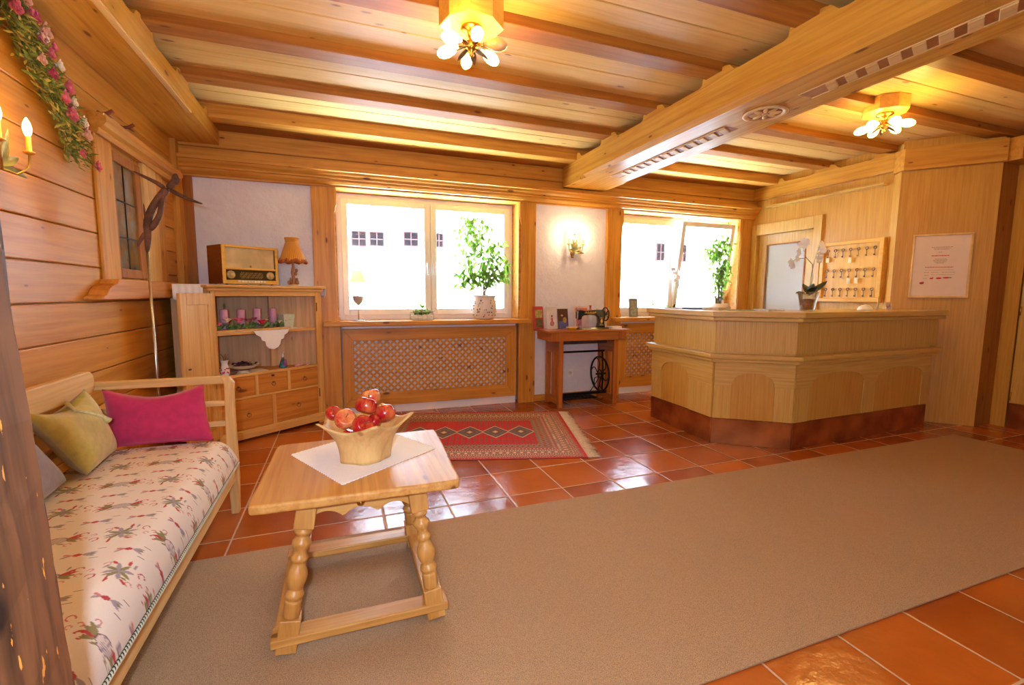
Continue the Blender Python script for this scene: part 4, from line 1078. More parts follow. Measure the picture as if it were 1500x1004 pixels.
cm = MB(); cm.ball((.0, 0, .045), (.088, .088, .030), 20, 8); cm.build('potpourri', flat('potpourri', (110, 76, 70), .9, nscale=60, namt=.6), t)
t = thing('flower_vase', 'small white china vase with painted red flowers behind the cabinet stile', 'vase', cw(-.425, .035, dz_))
MB().lathe([(.024, 0), (.026, .008), (.036, .04), (.035, .07), (.022, .10), (.028, .128), (.034, .136), (.026, .13), (.02, .10), (.0, .06)], n=20).build('vase_body', flat('white_china', (232, 226, 224), .25, namt=.03), t)
vd = MB(); rs = random.Random(4)
for i in range(16):
    th = rs.uniform(3.4, 6); vd.ball((.036*cos(th), .036*sin(th), rs.uniform(.03, .08)), .006, 6, 4)
vd.build('painted_flowers', CRIM, t)
sp_ = MB()
for i in range(5): sp_.tube([(0, 0, .1), (.01*cos(i), .01*sin(i), .15), (.03*cos(i*1.3), .02*sin(i*1.3), .19)], .0018, 5)
sp_.build('dry_sprig', STEM, t)
t = thing('perfume_bottle', 'teal and violet glass bottle figurine on the right of the drawers', 'figurine', cw(.095, .085, dz_))
MB().lathe([(.026, 0), (.034, .01), (.032, .035), (.022, .065), (.013, .085), (.011, .10), (.0, .10)], n=6, sm=False).build('bottle_body', flat('teal_glaze', (60, 130, 150), .2, nscale=18, namt=.6), t)
mb = MB(); mb.ball((.018, -.02, .048), (.014, .012, .040), 10, 8); mb.build('violet_panel', flat('violet_glaze', (140, 84, 156), .25), t)
mb = MB(); mb.ball((0, 0, .118), (.012, .012, .020), 10, 8); mb.ball((.006, -.004, .142), .009, 8, 6); mb.build('stopper', flat('white_china', (232, 226, 224), .25), t)
SH = flat('pink_soap', (226, 168, 172), .5, namt=.06)
for i, (u, w, r, lb) in enumerate(((.205, .05, .026, 'leftmost pink shell soap on the cabinet drawers'), (.255, .075, .034, 'largest pink shell soap, middle of the three'), (.315, .05, .026, 'rightmost pink shell soap next to the cabinet stile'))):
    m_ = MB()
    for k in range(9):
        th = lerp(-1.2, 1.2, k/8); m_.ball((sin(th)*r*.5, cos(th)*r*.35, r*.36), (r*.28, r*.55, r*.36), 8, 6)
    tag(m_.build('shell_soap', SH), lb, 'soap', 'pink shell soaps', loc=cw(u, w, dz_), rz=i*.9)
t = thing('glass_dish', 'tiny cut glass dish on the left front of the drawers', 'dish', cw(-.37, .035, dz_+.003))
MB().lathe([(.02, 0), (.024, .004), (.036, .024), (.033, .024), (.02, .008), (0, .006)], n=12, sm=False).build('dish', CLEAR, t)

# radio
t = thing('tube_radio', 'vintage tube radio in glossy walnut case on the cabinet', 'radio', cw(-.378, .055, 1.3155), phi)
RW_, RH, RD = .435, .325, .25
case = MB()
case.prism([(0, 0), (RD, 0), (RD-.02, RH), (.045, RH), (0, .14)][0:0] or [(0, .008), (RD, .008), (RD, RH), (.0, RH)], -.012, .0, 'x')
case.prism([(0, .008), (RD, .008), (RD, RH), (.0, RH)], RW_, RW_+.012, 'x')
case.box(0, RW_, .0, RD, RH-.014, RH); case.box(0, RW_, .0, RD, .008, .022); case.box(0, RW_, RD-.01, RD, .02, RH-.01)
case.build('case', radiow('x'), t, bevel=.003)
rim = MB(); 
for x0, x1, z0, z1 in ((-.013, .012, .008, RH), (RW_-.012, RW_+.013, .008, RH), (.012, RW_-.012, RH-.020, RH+.0), (.012, RW_-.012, .008, .040), (.012, RW_-.012, .125, .140)): rim.box(x0, x1, -.008, .004, z0, z1)
rim.build('front_frame', goldw('x'), t, bevel=.003)
B(.012, RW_-.012, .014, .02, .14, RH-.02).build('speaker_cloth', flat('speaker_cloth', (214, 190, 140), .9, nscale=8, namt=.18, bump=.5, bscale=500), t)
dl = B(.012, RW_-.012, .010, .016, .04, .125).build('dial', flat('dial_glass', (66, 54, 26), .12, coat=.5), t)
dm = MB()
for j in range(6):
    for i in range(26):
        if (i*7+j*3) % 5: dm.box(.13+i*.0073, .13+i*.0073+.004, .008, .010, .058+j*.0085, .058+j*.0085+.003)
dm.build('dial_scale', flat('dial_print', (196, 160, 90), .5), dl)
kb = MB()
for i in range(9): kb.box(.10+i*.026, .122+i*.026, -.014, .008, .020, .037)
kb.build('push_keys', flat('ivory_plastic', (226, 214, 190), .3), t, bevel=.002)
for x in (.055, RW_-.055):
    m_ = MB(); m_.M = Matrix.Translation((x, .010, .083)) @ Matrix.Rotation(pi/2, 4, 'X'); m_.lathe([(.034, 0), (.034, .006), (.026, .014), (.016, .016), (.016, .028), (.013, .031), (0, .031)], n=24)
    m_.build('tuning_knob', flat('ivory_knob', (200, 176, 120), .2, .3), t)
m_ = MB(); m_.M = Matrix.Translation((.22, .012, .158)) @ Matrix.Rotation(pi/2, 4, 'X'); m_.lathe([(.010, 0), (.010, .004), (0, .006)], n=16); m_.build('emblem', BRASS, t)
for x, y in ((.03, .03), (RW_-.03, .03), (.03, RD-.03), (RW_-.03, RD-.03)): MB().lathe([(.01, 0), (.01, .01), (0, .01)], (x, y, -.001), 10).build('foot', IRON, t)

# small lamp with pleated shade on the cabinet
lx, ly = cw(.205, .045)[:2]
t = thing('table_lamp', 'small carved lamp with pleated ochre fabric shade on the cabinet', 'lamp', (lx, ly, 1.3155))
MB().lathe([(.040, 0), (.042, .006), (.036, .012), (.02, .015), (0, .015)], n=24).build('base', ashw('z'), t)
fg = MB(); fg.tube([(0, 0, .012), (.006, 0, .06), (-.004, .002, .12), (.004, 0, .175), (0, 0, .26)], [.022, .014, .015, .012, .006], 10)
for x, z, r in ((-.034, .030, .016), (.032, .032, .017), (.022, .11, .014), (.03, .14, .012), (-.02, .06, .012), (.030, .062, .010)): fg.ball((x, -.006, z), (r, r*.8, r*1.3), 8, 6)
fg.build('carved_figure', wood('carved_figure', lin((182, 128, 90)), lin((142, 92, 66)), lin((90, 50, 30)), 'z', .3, .5), t)
SHD = NT('ochre_fabric'); SHD.bc(lin((206, 146, 46))); SHD.set(Roughness=.8); SHD.p.inputs['Sheen Weight'].default_value = .3; SHD = SHD.mat
def pleat(r, z, th): return (r*(1+.022*sin(th*36)), z)
def frill(r, z, th): return (r*(1+.05*sin(th*16)), z+.006*sin(th*9))
MB().lathe([(.110, .222), (.052, .395), (.0505, .395), (.1085, .222)], n=216, fn=pleat, cap=False).build('shade', SHD, t)
MB().lathe([(.052, .390), (.061, .432), (.0595, .432), (.0505, .390)], n=216, fn=pleat, cap=False).build('shade_collar', SHD, t)
MB().lathe([(.109, .238), (.124, .206), (.1225, .206), (.1075, .238)], n=192, fn=frill, cap=False).build('shade_frill', flat('rust_frill', (176, 96, 40), .8), t)
MB().lathe([(.006, .24), (.010, .26), (.010, .30), (0, .30)], n=10).build('socket', BRASS, t)

# driftwood figure on a steel rod, standing in the corner
t = thing('driftwood_sculpture', 'dark driftwood dancer on a tall thin steel rod in the left corner', 'sculpture', (-1.035, 3.26, 0))
MB().tube([(0, 0, .0), (-.004, .0, 1.49)], .007, 10).build('rod', STEEL, t)
MB().lathe([(.10, 0), (.10, .012), (.02, .018), (0, .018)], n=32).build('base_plate', IRON, t)
DW = flat('driftwood', (92, 58, 42), .8, nscale=25, namt=.45, bump=.8, bscale=90)
f_ = MB()
def tb(p, r): f_.tube(p, r, 9)
# pelvis to shoulders, two strands leaving a gap
tb([(-.006, 0, 1.47), (.006, 0, 1.56), (.002, 0, 1.625), (.014, 0, 1.69), (.050, 0, 1.765), (.088, 0, 1.815), (.118, 0, 1.85)], [.012, .018, .022, .022, .019, .022, .024])
tb([(.010, 0, 1.60), (.045, -.005, 1.645), (.074, 0, 1.70), (.078, 0, 1.76), (.095, 0, 1.83)], [.018, .019, .014, .016, .020])
tb([(.115, 0, 1.845), (.140, 0, 1.875), (.158, 0, 1.905), (.162, 0, 1.94)], [.020, .018, .022, .010])
tb([(.105, 0, 1.845), (.07, 0, 1.875), (.03, .01, 1.895), (-.01, .015, 1.915), (-.05, .02, 1.937)], [.016, .012, .010, .008, .004])
tb([(.12, 0, 1.845), (.195, -.01, 1.803), (.24, -.02, 1.785), (.295, -.02, 1.768)], [.016, .012, .009, .005])
tb([(.002, 0, 1.60), (-.022, 0, 1.565), (-.040, 0, 1.535), (-.045, 0, 1.51)], [.016, .013, .010, .005])
tb([(.0, .01, 1.60), (-.004, .01, 1.68), (-.008, .01, 1.765)], [.010, .007, .003])
f_.ball((.158, 0, 1.90), (.022, .020, .028), 10, 8)
fo_ = f_.build('figure', DW, t)
ds = fo_.modifiers.new('gnarl', 'SUBSURF'); ds.levels = 1; ds.render_levels = 1
#==PART3==
# ================================================================== SEWING TABLE
sx0, sx1, sy0, sy1 = 2.06, 3.085, 4.42, 4.84
st_ = thing('sewing_table', 'antique treadle sewing table of reddish wood between the two windows', 'table', (2.57, 4.64, 0))
def ST(x0, x1, y0, y1, z0, z1): return B(x0-2.57, x1-2.57, y0-4.64, y1-4.64, z0, z1)
ST(sx0, sx1, sy0, sy1, .838, .862).build('tabletop', brownw('x'), st_, bevel=.006, seg=3)
ap = MB()
for a in ((2.10, 3.045, 4.445, 4.465, .745, .838), (2.10, 3.045, 4.80, 4.82, .745, .838), (2.10, 2.12, 4.465, 4.80, .745, .838), (3.025, 3.045, 4.465, 4.80, .745, .838)):
    ap.box(a[0]-2.57, a[1]-2.57, a[2]-4.64, a[3]-4.64, a[4], a[5])
ap.build('apron', brownw('x'), st_, bevel=.003)
for x in (2.10, 2.945):       # reeded corner blocks
    m_ = MB(); m_.box(x-2.57, x+.10-2.57, -.203, -.194, .745, .838)
    for k in range(5): m_.box(x+.008+k*.019-2.57, x+.018+k*.019-2.57, -.209, -.203, .75, .833)
    m_.build('corner_block', brownw('z'), st_, bevel=.001)
for x0 in (2.205, 2.90):
    for y0 in (4.465, 4.78): ST(x0, x0+.055, y0, y0+.04, .0, .745).build('leg', brownw('z'), st_, bevel=.003)
    ST(x0+.005, x0+.050, 4.60, 4.66, .10, .745).build('middle_post', brownw('z'), st_, bevel=.003)
    ST(x0+.003, x0+.052, 4.50, 4.79, .60, .745).build('side_panel', brownw('y'), st_, bevel=.003)
    ST(x0, x0+.055, 4.48, 4.80, .035, .10).build('side_rail', brownw('y'), st_, bevel=.004)
ST(2.26, 2.90, 4.66, 4.68, .585, .605).build('cross_bar', IRON, st_)
ST(2.26, 2.90, 4.62, 4.76, .69, .745).build('drawer_tray', flat('dark_tray', (70, 48, 38), .6), st_)
ST(2.255, 2.90, 4.60, 4.62, .10, .13).build('cross_bar', IRON, st_)
td = MB(); td.box(-.30, .14, -.15, .06, .075, .090)
for k in range(9): td.box(-.29+k*.047, -.262+k*.047, -.145, .055, .090, .096)
td.build('treadle', IRON, st_, bevel=.002)
wh_ = MB(); wx, wz = .245, .33; R_ = .20
def ringp(cx, cz, r, n_=40, y=0): return [(cx, cz, 0)]*0+[(y, cx+r*cos(2*pi*i/n_), cz+r*sin(2*pi*i/n_)) for i in range(n_+1)]
wy = -.02
wh_.tube([(wx, wy+R_*cos(2*pi*i/48), wz+R_*sin(2*pi*i/48)) for i in range(49)], .011, 8)
wh_.tube([(wx, wy+.045*cos(2*pi*i/24), wz+.045*sin(2*pi*i/24)) for i in range(25)], .008, 6)
for k in range(6):
    a0 = k*pi/3
    wh_.tube([(wx, wy+lerp(.04, R_, q/6)*cos(a0+.5*sin(pi*q/6)), wz+lerp(.04, R_, q/6)*sin(a0+.5*sin(pi*q/6))) for q in range(7)], .006, 6)
wh_.tube([(wx-.05, wy, wz), (wx+.08, wy, wz)], .012, 8)
wo = wh_.build('drive_wheel', IRON, st_)
br = MB(); br.tube([(wx+.06, .02, .10), (wx+.07, .02, .34), (wx+.05, .02, .60)], .010, 6); br.tube([(wx-.02, .0, .09), (wx+.07, .02, .34)], .008, 6); br.build('wheel_bracket', IRON, st_)
rd = MB(); rd.tube([(.10, -.02, .10), (.17, -.03, .20), (.225, -.05, .30)], .005, 6); rd.tube([(wx, -.02, .50), (wx-.04, -.02, .745)], .003, 6); rd.build('pitman_rod', IRON, st_)

# sewing machine
t = thing('sewing_machine', 'black antique sewing machine with gold decoration and spoked handwheel', 'sewing machine', (2.70, 4.62, .8625))
bs = MB(); bs.box(-.22, .19, -.085, .085, 0, .016); bs.build('base', flat('black_enamel', (20, 17, 17), .18, coat=.6), t, bevel=.008)
bd_ = MB(); BE = flat('black_enamel', (20, 17, 17), .18, coat=.6)
outl = [(.05, .012), (.16, .012), (.152, .05), (.145, .11), (.150, .16), (.150, .185), (.145, .205), (.12, .216), (.02, .214), (-.10, .205), (-.165, .215), (-.20, .21), (-.205, .17), (-.20, .13), (-.185, .105), (-.150, .105), (-.145, .135), (-.12, .152), (-.03, .158), (.04, .150), (.068, .125), (.072, .07), (.060, .03)]
bd_.prism(outl, -.028, .028, 'y'); bd_.build('arm', BE, t, bevel=.012, seg=4)
nd = MB(); nd.tube([(-.178, 0, .11), (-.178, 0, .02)], .004, 8); nd.box(-.19, -.165, -.012, .012, .018, .024); nd.tube([(-.195, 0, .21), (-.195, 0, .235)], .006, 8); nd.ball((-.195, 0, .238), .010, 8, 6); nd.tube([(.06, 0, .21), (.06, 0, .26)], .003, 6)
nd.build('needle_bar', STEEL, t)
fp = MB(); fp.box(-.207, -.196, -.024, .024, .115, .20); fp.build('face_plate', STEEL, t, bevel=.003)
gd = MB()
for x0, x1, z0, z1 in ((-.12, .03, .178, .184), (-.08, .01, .170, .173), (.085, .13, .04, .045), (.085, .13, .12, .125), (.105, .112, .05, .115)): gd.box(x0, x1, -.0300, -.0282, z0, z1)
for i in range(5): gd.ball((-.10+i*.03, -.0295, .192), (.010, .0015, .005), 8, 5)
gd.ball((.108, -.0295, .085), (.016, .0015, .024), 10, 6)
gd.build('gold_decoration', flat('gold_decal', (214, 160, 60), .35, .5), t)
hw_ = MB(); hw_.tube([(.172, .075*cos(2*pi*i/36), .165+.075*sin(2*pi*i/36)) for i in range(37)], .009, 8)
for k in range(5): a0 = k*2*pi/5; hw_.tube([(.172, 0, .165), (.172, .072*cos(a0), .165+.072*sin(a0))], .007, 6)
hw_.tube([(.14, 0, .165), (.19, 0, .165)], .016, 10)
ho = hw_.build('handwheel', flat('dark_bronze', (88, 66, 40), .3, .7), t)
sp = MB(); sp.lathe([(.02, .0), (.02, .004), (.012, .006), (.012, .045), (.02, .047), (.02, .05), (0, .05)], (.0, .05, .215-.0), 14); sp.build('thread_spool', flat('red_thread', (196, 90, 70), .8), t)

# picture cards leaning on the wall
def card(nm, cat, loc, w, h, tilt, rz, front, back, label, draw=None, group=None, thick=.008):
    w *= 1.12; h *= 1.08
    t = thing(nm, label, cat, loc, rz, group); t.rotation_euler = (-tilt, 0, rz)
    o = B(-w/2, w/2, 0, thick, 0, h).build('cover', front, t, bevel=.0008, seg=1)
    if draw: draw(t, w, h)
    return t
def patch(t, items, nm='printed_picture'):
    for i, (x0, x1, z0, z1, mat, *r) in enumerate(items):
        m_ = MB()
        if r: m_.M = Matrix.Translation(((x0+x1)/2, -.0006-.0004*i, (z0+z1)/2)); m_.ball((0, 0, 0), ((x1-x0)/2, .0005, (z1-z0)/2), 14, 6)
        else: m_.box(x0, x1, -.0006-.0003*i, .0, z0, z1)
        m_.build(nm, mat, t)
F = flat
c1 = card('brochure', 'brochure', (2.085, 4.74, .8625), .125, .235, .10, radians(12), F('brochure_red', (186, 56, 60), .35), None, 'red bordered brochure with green and brown photos, leftmost on the sewing table',
     lambda t, w, h: patch(t, [(-.04, .055, .125, .215, F('meadow_print', (170, 168, 96), .35, nscale=40, namt=.4)), (-.04, .055, .02, .115, F('hut_print', (110, 96, 62), .35, nscale=50, namt=.5))]))
c2 = card('brochure', 'brochure', (2.235, 4.70, .8625), .125, .23, .12, radians(6), F('brochure_white', (214, 208, 212), .35), None, 'white brochure with a small dancing girl figure, second from the left on the sewing table',
     lambda t, w, h: patch(t, [(-.030, .030, .03, .09, F('skirt_print', (176, 120, 132), .4, nscale=60, namt=.4), 1), (-.012, .012, .08, .13, F('bodice_print', (196, 70, 90), .4), 1), (-.012, .012, .132, .158, F('hair_print', (110, 84, 50), .4), 1)]))
c3 = card('brochure', 'brochure', (2.375, 4.70, .8625), .125, .21, .12, radians(8), F('brochure_brown', (92, 54, 38), .35, nscale=30, namt=.3), None, 'brown and blue brochure with leaves behind the sewing machine needle',
     lambda t, w, h: patch(t, [(-.06, .06, .005, .085, F('blue_print', (96, 104, 170), .35, nscale=60, namt=.5)), (-.005, .05, .06, .13, F('leaf_print', (180, 150, 90), .35, nscale=70, namt=.5), 1), (-.03, .0, .14, .16, F('cream_print', (210, 180, 140), .35), 1)]))
c4 = card('brochure', 'brochure', (2.66, 4.79, .8625), .17, .235, .10, 0, F('brochure_coral', (226, 196, 190), .35), None, 'pale card with a coral top leaning on the wall behind the sewing machine',
     lambda t, w, h: patch(t, [(-.08, .08, .185, .23, F('coral_print', (216, 120, 90), .35)), (-.07, .0, .02, .12, F('rose_print', (190, 120, 140), .35, nscale=50, namt=.4))]))
c5 = card('brochure', 'brochure', (2.93, 4.79, .8625), .12, .20, .12, radians(-8), F('brochure_sand', (206, 186, 156), .35, nscale=30, namt=.2), None, 'sand coloured leaflet leaning behind the sewing machine handwheel')
t = thing('yellow_dish', 'small yellow dish in front of the brown brochure on the sewing table', 'dish', (2.375, 4.50, .8628))
MB().lathe([(.035, 0), (.045, .004), (.062, .026), (.064, .030), (.058, .028), (.04, .010), (0, .006)], n=28).build('dish', F('yellow_glaze', (226, 176, 50), .3), t)
t = thing('note_pad', 'white note pad at the right end of the sewing table', 'note pad', (2.94, 4.53, .8628), radians(5))
B(-.07, .07, -.045, .045, 0, .028).build('paper_block', F('white_paper', (226, 218, 220), .7), t, bevel=.002)
t = thing('open_booklet', 'open picture leaflet lying flat below the sewing machine arm', 'booklet', (2.60, 4.49, .8628), radians(-14))
B(-.09, .09, -.045, .045, 0, .004).build('page', F('leaflet_page', (206, 200, 196), .5, nscale=30, namt=.3), t)
t = thing('wall_socket', 'white wall socket behind the sewing table', 'socket', (2.56, 4.884, .312))
B(-.042, .042, -.010, .0, -.042, .042).build('plate', WHITE, t, bevel=.003)
m_ = MB(); m_.M = Matrix.Rotation(pi/2, 4, 'X'); m_.lathe([(.022, .010), (.022, .0125), (.018, .0125), (.018, .0105), (0, .0105)], n=20); m_.build('insert', F('socket_grey', (206, 202, 198), .4), t)

# ================================================================== WALL SCONCES
WARM = (1.0, .66, .17)
BULB = emis('warm_bulb', (255, 200, 120), 7)
def sconce(label, M, watts, col=WARM):
    t = thing('wall_sconce', label, 'wall lamp', (0, 0, 0)); t.matrix_world = M     # local: -y out of the wall, z up
    GI = flat('gilded_leaf', (176, 142, 70), .4, .6, nscale=30, namt=.3)
    m_ = MB(); m_.ball((0, -.015, -.13), (.030, .020, .034), 12, 8); m_.lathe([(.012, -.185), (.020, -.165), (.006, -.15)], (0, -.015, 0), 10); m_.build('wall_plate', GI, t)
    for sx in (-1, 1):
        a = MB(); a.tube([(0, -.03, -.12), (sx*.045, -.075, -.135), (sx*.085, -.095, -.10), (sx*.092, -.098, -.04)], .0045, 8); ao = a.build('arm', GI, t)
        c = MB(); c.lathe([(.004, -.045), (.020, -.036), (.018, -.030), (.009, -.028), (.009, .030), (.0, .030)], (sx*.092, -.098, 0), 12); c.build('candle_socket', F('amber_candle', (222, 150, 60), .4), ao)
        b = MB(); b.lathe([(.006, .028), (.013, .045), (.0155, .065), (.012, .085), (.005, .102), (0, .108)], (sx*.092, -.098, 0), 12); b.build('bulb', BULB, ao)
    lf = MB(); random.seed(5)
    for bx, dx, dz, L in ((0, .9, .5, .11), (0, .95, -.15, .13), (0, .5, 1, .10), (0, -.5, 1, .11), (0, -.2, 1, .16), (.0, .15, 1, .15), (0, -.9, .3, .07)):
        lf.leaf((bx, -.035, -.11), (dx, -.35, dz), L, .034, nrm=(0, -1, .25), curl=.1, seg=6)
    lf.build('leaves', flat('painted_metal_leaf', (140, 134, 84), .5, .3, nscale=30, namt=.3), t)
    fl = MB(); fl.tube([(0, -.03, -.10), (.004, -.05, .0), (.004, -.05, .06)], .003, 6); fo = fl.build('flower_stem', GI, t)
    r_ = MB(); random.seed(8); rose(r_, (.004, -.05, .075), .026, 10); r_.build('flower', F('orange_bloom', (216, 120, 50), .5), fo)
    for sx in (-1, 1):
        p = M @ Vector((sx*.092, -.150, .075)); lamp('sconce_light', p, watts, col, .02)
    return t
sconce('gilded leaf wall sconce on the white wall between the windows', Matrix.Translation((2.56, 4.884, 1.86)), 2.8, (1.0, .76, .42))
sconce('gilded leaf wall sconce with lit candle bulb on the boarded left wall', Matrix.Translation((-1.298, 2.478, 1.862)) @ Matrix.Rotation(pi/2, 4, 'Z'), 1.5)
# coat pegs
for y, z, lb in ((3.50, 2.292, 'brown carved peg on the left wall nearest the garland'), (3.80, 2.31, 'brown carved peg on the left wall nearer the corner')):
    m_ = MB(); m_.tube([(0, 0, 0), (.04, 0, .01), (.065, .01, .03)], [.012, .010, .013], 8); m_.ball((.0, 0, 0), (.012, .03, .02), 8, 6); m_.tube([(.03, 0, .008), (.05, .05, .0)], [.008, .005], 6)
    tag(m_.build('wall_peg', flat('dark_peg', (120, 60, 30), .5)), lb, 'peg', 'wooden pegs on the left wall', loc=(XL, y, z))

# flower garland on the left wall
t = thing('flower_garland', 'long hanging garland of dried pink roses and greenery on the left wall', 'garland', (XL, 2.9, 2.2))
path = [(2.50, 2.47), (2.60, 2.44), (2.69, 2.41), (2.765, 2.345), (2.83, 2.28), (2.90, 2.21), (2.985, 2.135), (3.06, 2.05), (3.13, 1.95)]
def gp(s):
    q = s*(len(path)-1); i = min(int(q), len(path)-2); f = q-i
    return Vector((0, lerp(path[i][0], path[i+1][0], f)-2.9, lerp(path[i][1], path[i+1][1], f)-2.2))
rs = random.Random(12); G1, G2 = MB(), MB()
for i in range(1500):
    s = rs.random(); p = gp(s); w = .075*(1-.35*abs(s-.5))
    p += Vector((rs.uniform(.005, .085), max(-.11, min(.11, rs.gauss(0, w*.5))), max(-.11, min(.07, rs.gauss(0, w*.5))))); random.seed(i)
    G1.leaf(p, (rs.uniform(0, 1), rs.uniform(-1, 1), rs.uniform(-1.2, .6)), rs.uniform(.025, .055), rs.uniform(.008, .016), seg=2, mi=0 if i % 3 else 1)
G1.build('foliage', [flat('dry_green_leaf', (116, 124, 40), .7, nscale=20, namt=.35), flat('dry_yellow_leaf', (180, 156, 66), .7, nscale=20, namt=.3)], t)
tw = MB(); tw.tube([gp(i/30)+Vector((.02, .01*sin(i), 0)) for i in range(31)], .006, 6); tw.build('stem', STEM, t)
GP = [flat('garland_pink', (214, 104, 120), .7, namt=.2), flat('garland_blush', (220, 166, 140), .7, namt=.15), flat('garland_rose', (178, 62, 92), .7, namt=.2), CRM]
for i in range(26):
    s = (i+.5)/26; p = gp(s)+Vector((.085, rs.uniform(-.075, .075), rs.uniform(-.06, .05))); m_ = MB(); random.seed(i*3)
    m_.M = Matrix.Translation(p) @ Matrix.Rotation(pi/2, 4, 'Y'); rose(m_, (0, 0, 0), rs.uniform(.028, .046), 14); m_.build('rose', GP[(i*7) % 4 if i % 5 else 0], t)

# ================================================================== WINDOW SILL THINGS
SZ = .9755
t = thing('table_lamp', 'slim metal lamp with cream cone shade on the left windowsill', 'lamp', (.165, 4.88, SZ))
MB().lathe([(.066, 0), (.066, .006), (.008, .010), (.0, .010)], n=32).build('base', STEEL, t)
MB().tube([(0, 0, .008), (0, 0, .37)], .004, 8).build('pole', STEEL, t)
g_ = MB(); g_.lathe([(.004, .155), (.016, .162), (.042, .19), (.054, .23), (.055, .25)], n=12, sm=False); g_.build('glass_cup', flat('ribbed_metal_cup', (196, 192, 186), .3, .3), t)
_s = NT('cream_shade'); _s.bc(lin((232, 200, 140))); _s.set(Roughness=.8); _tl = _s.n('BsdfTranslucent'); _tl.inputs[0].default_value = lin((240, 206, 140)); _mx = _s.n('MixShader'); _mx.inputs[0].default_value = .6
_s.l(_s.p.outputs[0], _mx.inputs[1]); _s.l(_tl.outputs[0], _mx.inputs[2]); _s.l(_mx.outputs[0], _s.out.inputs['Surface'])
MB().lathe([(.086, .385), (.034, .505)], n=40, cap=False).build('shade', _s.mat, t)

def plant(name, label, loc, pot, stems, crown, nleaf, LL, mat, wind=1.0, seed=1, droop=.35):
    """potted plant: pot profile, stems, ellipsoid crowns filled with leaves"""
    t = thing(name, label, 'plant', loc); pot(t)
    rs = random.Random(seed); sm = MB(); lf = MB(); ph = crown[0][3] if 0 else 0
    tips = []
    for k in range(stems[0]):
        cx, cy, cz, rx, rz = crown[k % len(crown)]
        th = rs.uniform(0, 6.28); q = rs.uniform(.2, .85)
        tip = Vector((cx+rx*q*cos(th), cy+rx*q*sin(th)*.6, cz+rz*rs.uniform(-.5, .8))); b = Vector((rs.uniform(-.03, .03), rs.uniform(-.03, .03), stems[1]))
        mid = b.lerp(tip, .5)+Vector((0, 0, .05)); sm.tube([b, b.lerp(mid, .5)+Vector((0, 0, .03)), mid, tip], [.005, .004, .003, .0015], 5); tips.append((b, mid, tip))
    sm.build('stems', STEM, t)
    for i in range(nleaf):
        cx, cy, cz, rx, rz = crown[i % len(crown)]
        while True:
            a = Vector((rs.uniform(-1, 1), rs.uniform(-1, 1), rs.uniform(-1, 1)))
            if a.length < 1: break
        p = Vector((cx+a.x*rx, cy+a.y*rx*.42, cz+a.z*rz)); random.seed(seed*999+i)
        lf.leaf(p, (rs.uniform(-1, 1), rs.uniform(-1, 1)*.8, rs.uniform(-1.1, .3)-droop), LL*rs.uniform(.7, 1.25), LL*.46*rs.uniform(.8, 1.2), seg=3)
    lf.build('leaves', mat, t)
    return t
LFB = NT('translucent_leaf'); _tc = LFB.n('TexCoord'); _nn = LFB.noise(_tc.outputs['Object'], 11, 2)
_c = LFB.ramp(_nn, (.3, lin((78, 120, 36))), (.7, lin((140, 168, 70)))); LFB.bc(_c); LFB.set(Roughness=.4)
_tl = LFB.n('BsdfTranslucent'); LFB.l(_c, _tl.inputs[0]); _mx = LFB.n('MixShader'); _mx.inputs[0].default_value = .6
LFB.l(LFB.p.outputs[0], _mx.inputs[1]); LFB.l(_tl.outputs[0], _mx.inputs[2]); LFB.l(_mx.outputs[0], LFB.out.inputs['Surface']); LFB = LFB.mat
def pot_speckled(t):
    m_ = MB(); m_.lathe([(.085, 0), (.105, .01), (.130, .07), (.136, .14), (.125, .20), (.118, .225), (.128, .245), (.134, .262), (.126, .262), (.116, .235), (.0, .225)], n=40); m_.build('pot', flat('white_stoneware', (224, 216, 210), .3, namt=.04), t)
    d = MB(); rs = random.Random(6)
    for i in range(90):
        th = rs.uniform(0, 6.28); z = rs.uniform(.03, .21); r = .1365 if .07 < z < .17 else (.129 if z >= .17 else .121)
        q = rs.uniform(.004, .009); d.ball((r*cos(th), r*sin(th), z), (q, q, q*1.2), 6, 4)
    d.build('pot_pattern', flat('grey_glaze_pattern', (138, 126, 124), .4), t)
    s_ = MB(); s_.lathe([(.117, .222), (.0, .228)], n=20); s_.build('soil', flat('potting_soil', (60, 44, 32), .9), t)
plant('potted_ficus', 'leafy weeping ficus in a speckled white pot on the left windowsill', (1.485, 4.885, SZ), pot_speckled, (16, .22),
      [(-.02, -.02, .82, .30, .28), (.04, -.02, .62, .27, .22), (-.14, -.02, .98, .18, .16), (.12, -.02, .54, .19, .16), (-.20, -.02, .46, .15, .13), (-.08, -.02, .72, .28, .20), (.0, -.02, .44, .22, .10)], 620, .072, LFB, seed=3)
def pot_white(t):
    MB().lathe([(.07, 0), (.10, .02), (.150, .08), (.155, .115), (.135, .150), (.125, .165), (.118, .165), (.12, .14), (.0, .135)], n=36).build('pot', flat('cream_ceramic', (226, 206, 186), .4, namt=.03), t)
plant('potted_bamboo_fig', 'tall slender green plant in a round cream pot on the right windowsill', (4.80, 4.89, SZ), pot_white, (18, .14),
      [(.0, 0, .45, .11, .28), (-.05, 0, .72, .16, .22), (.02, 0, .95, .17, .14), (-.14, 0, .84, .14, .14), (.08, 0, .58, .12, .20)], 620, .060, LFB, seed=5)
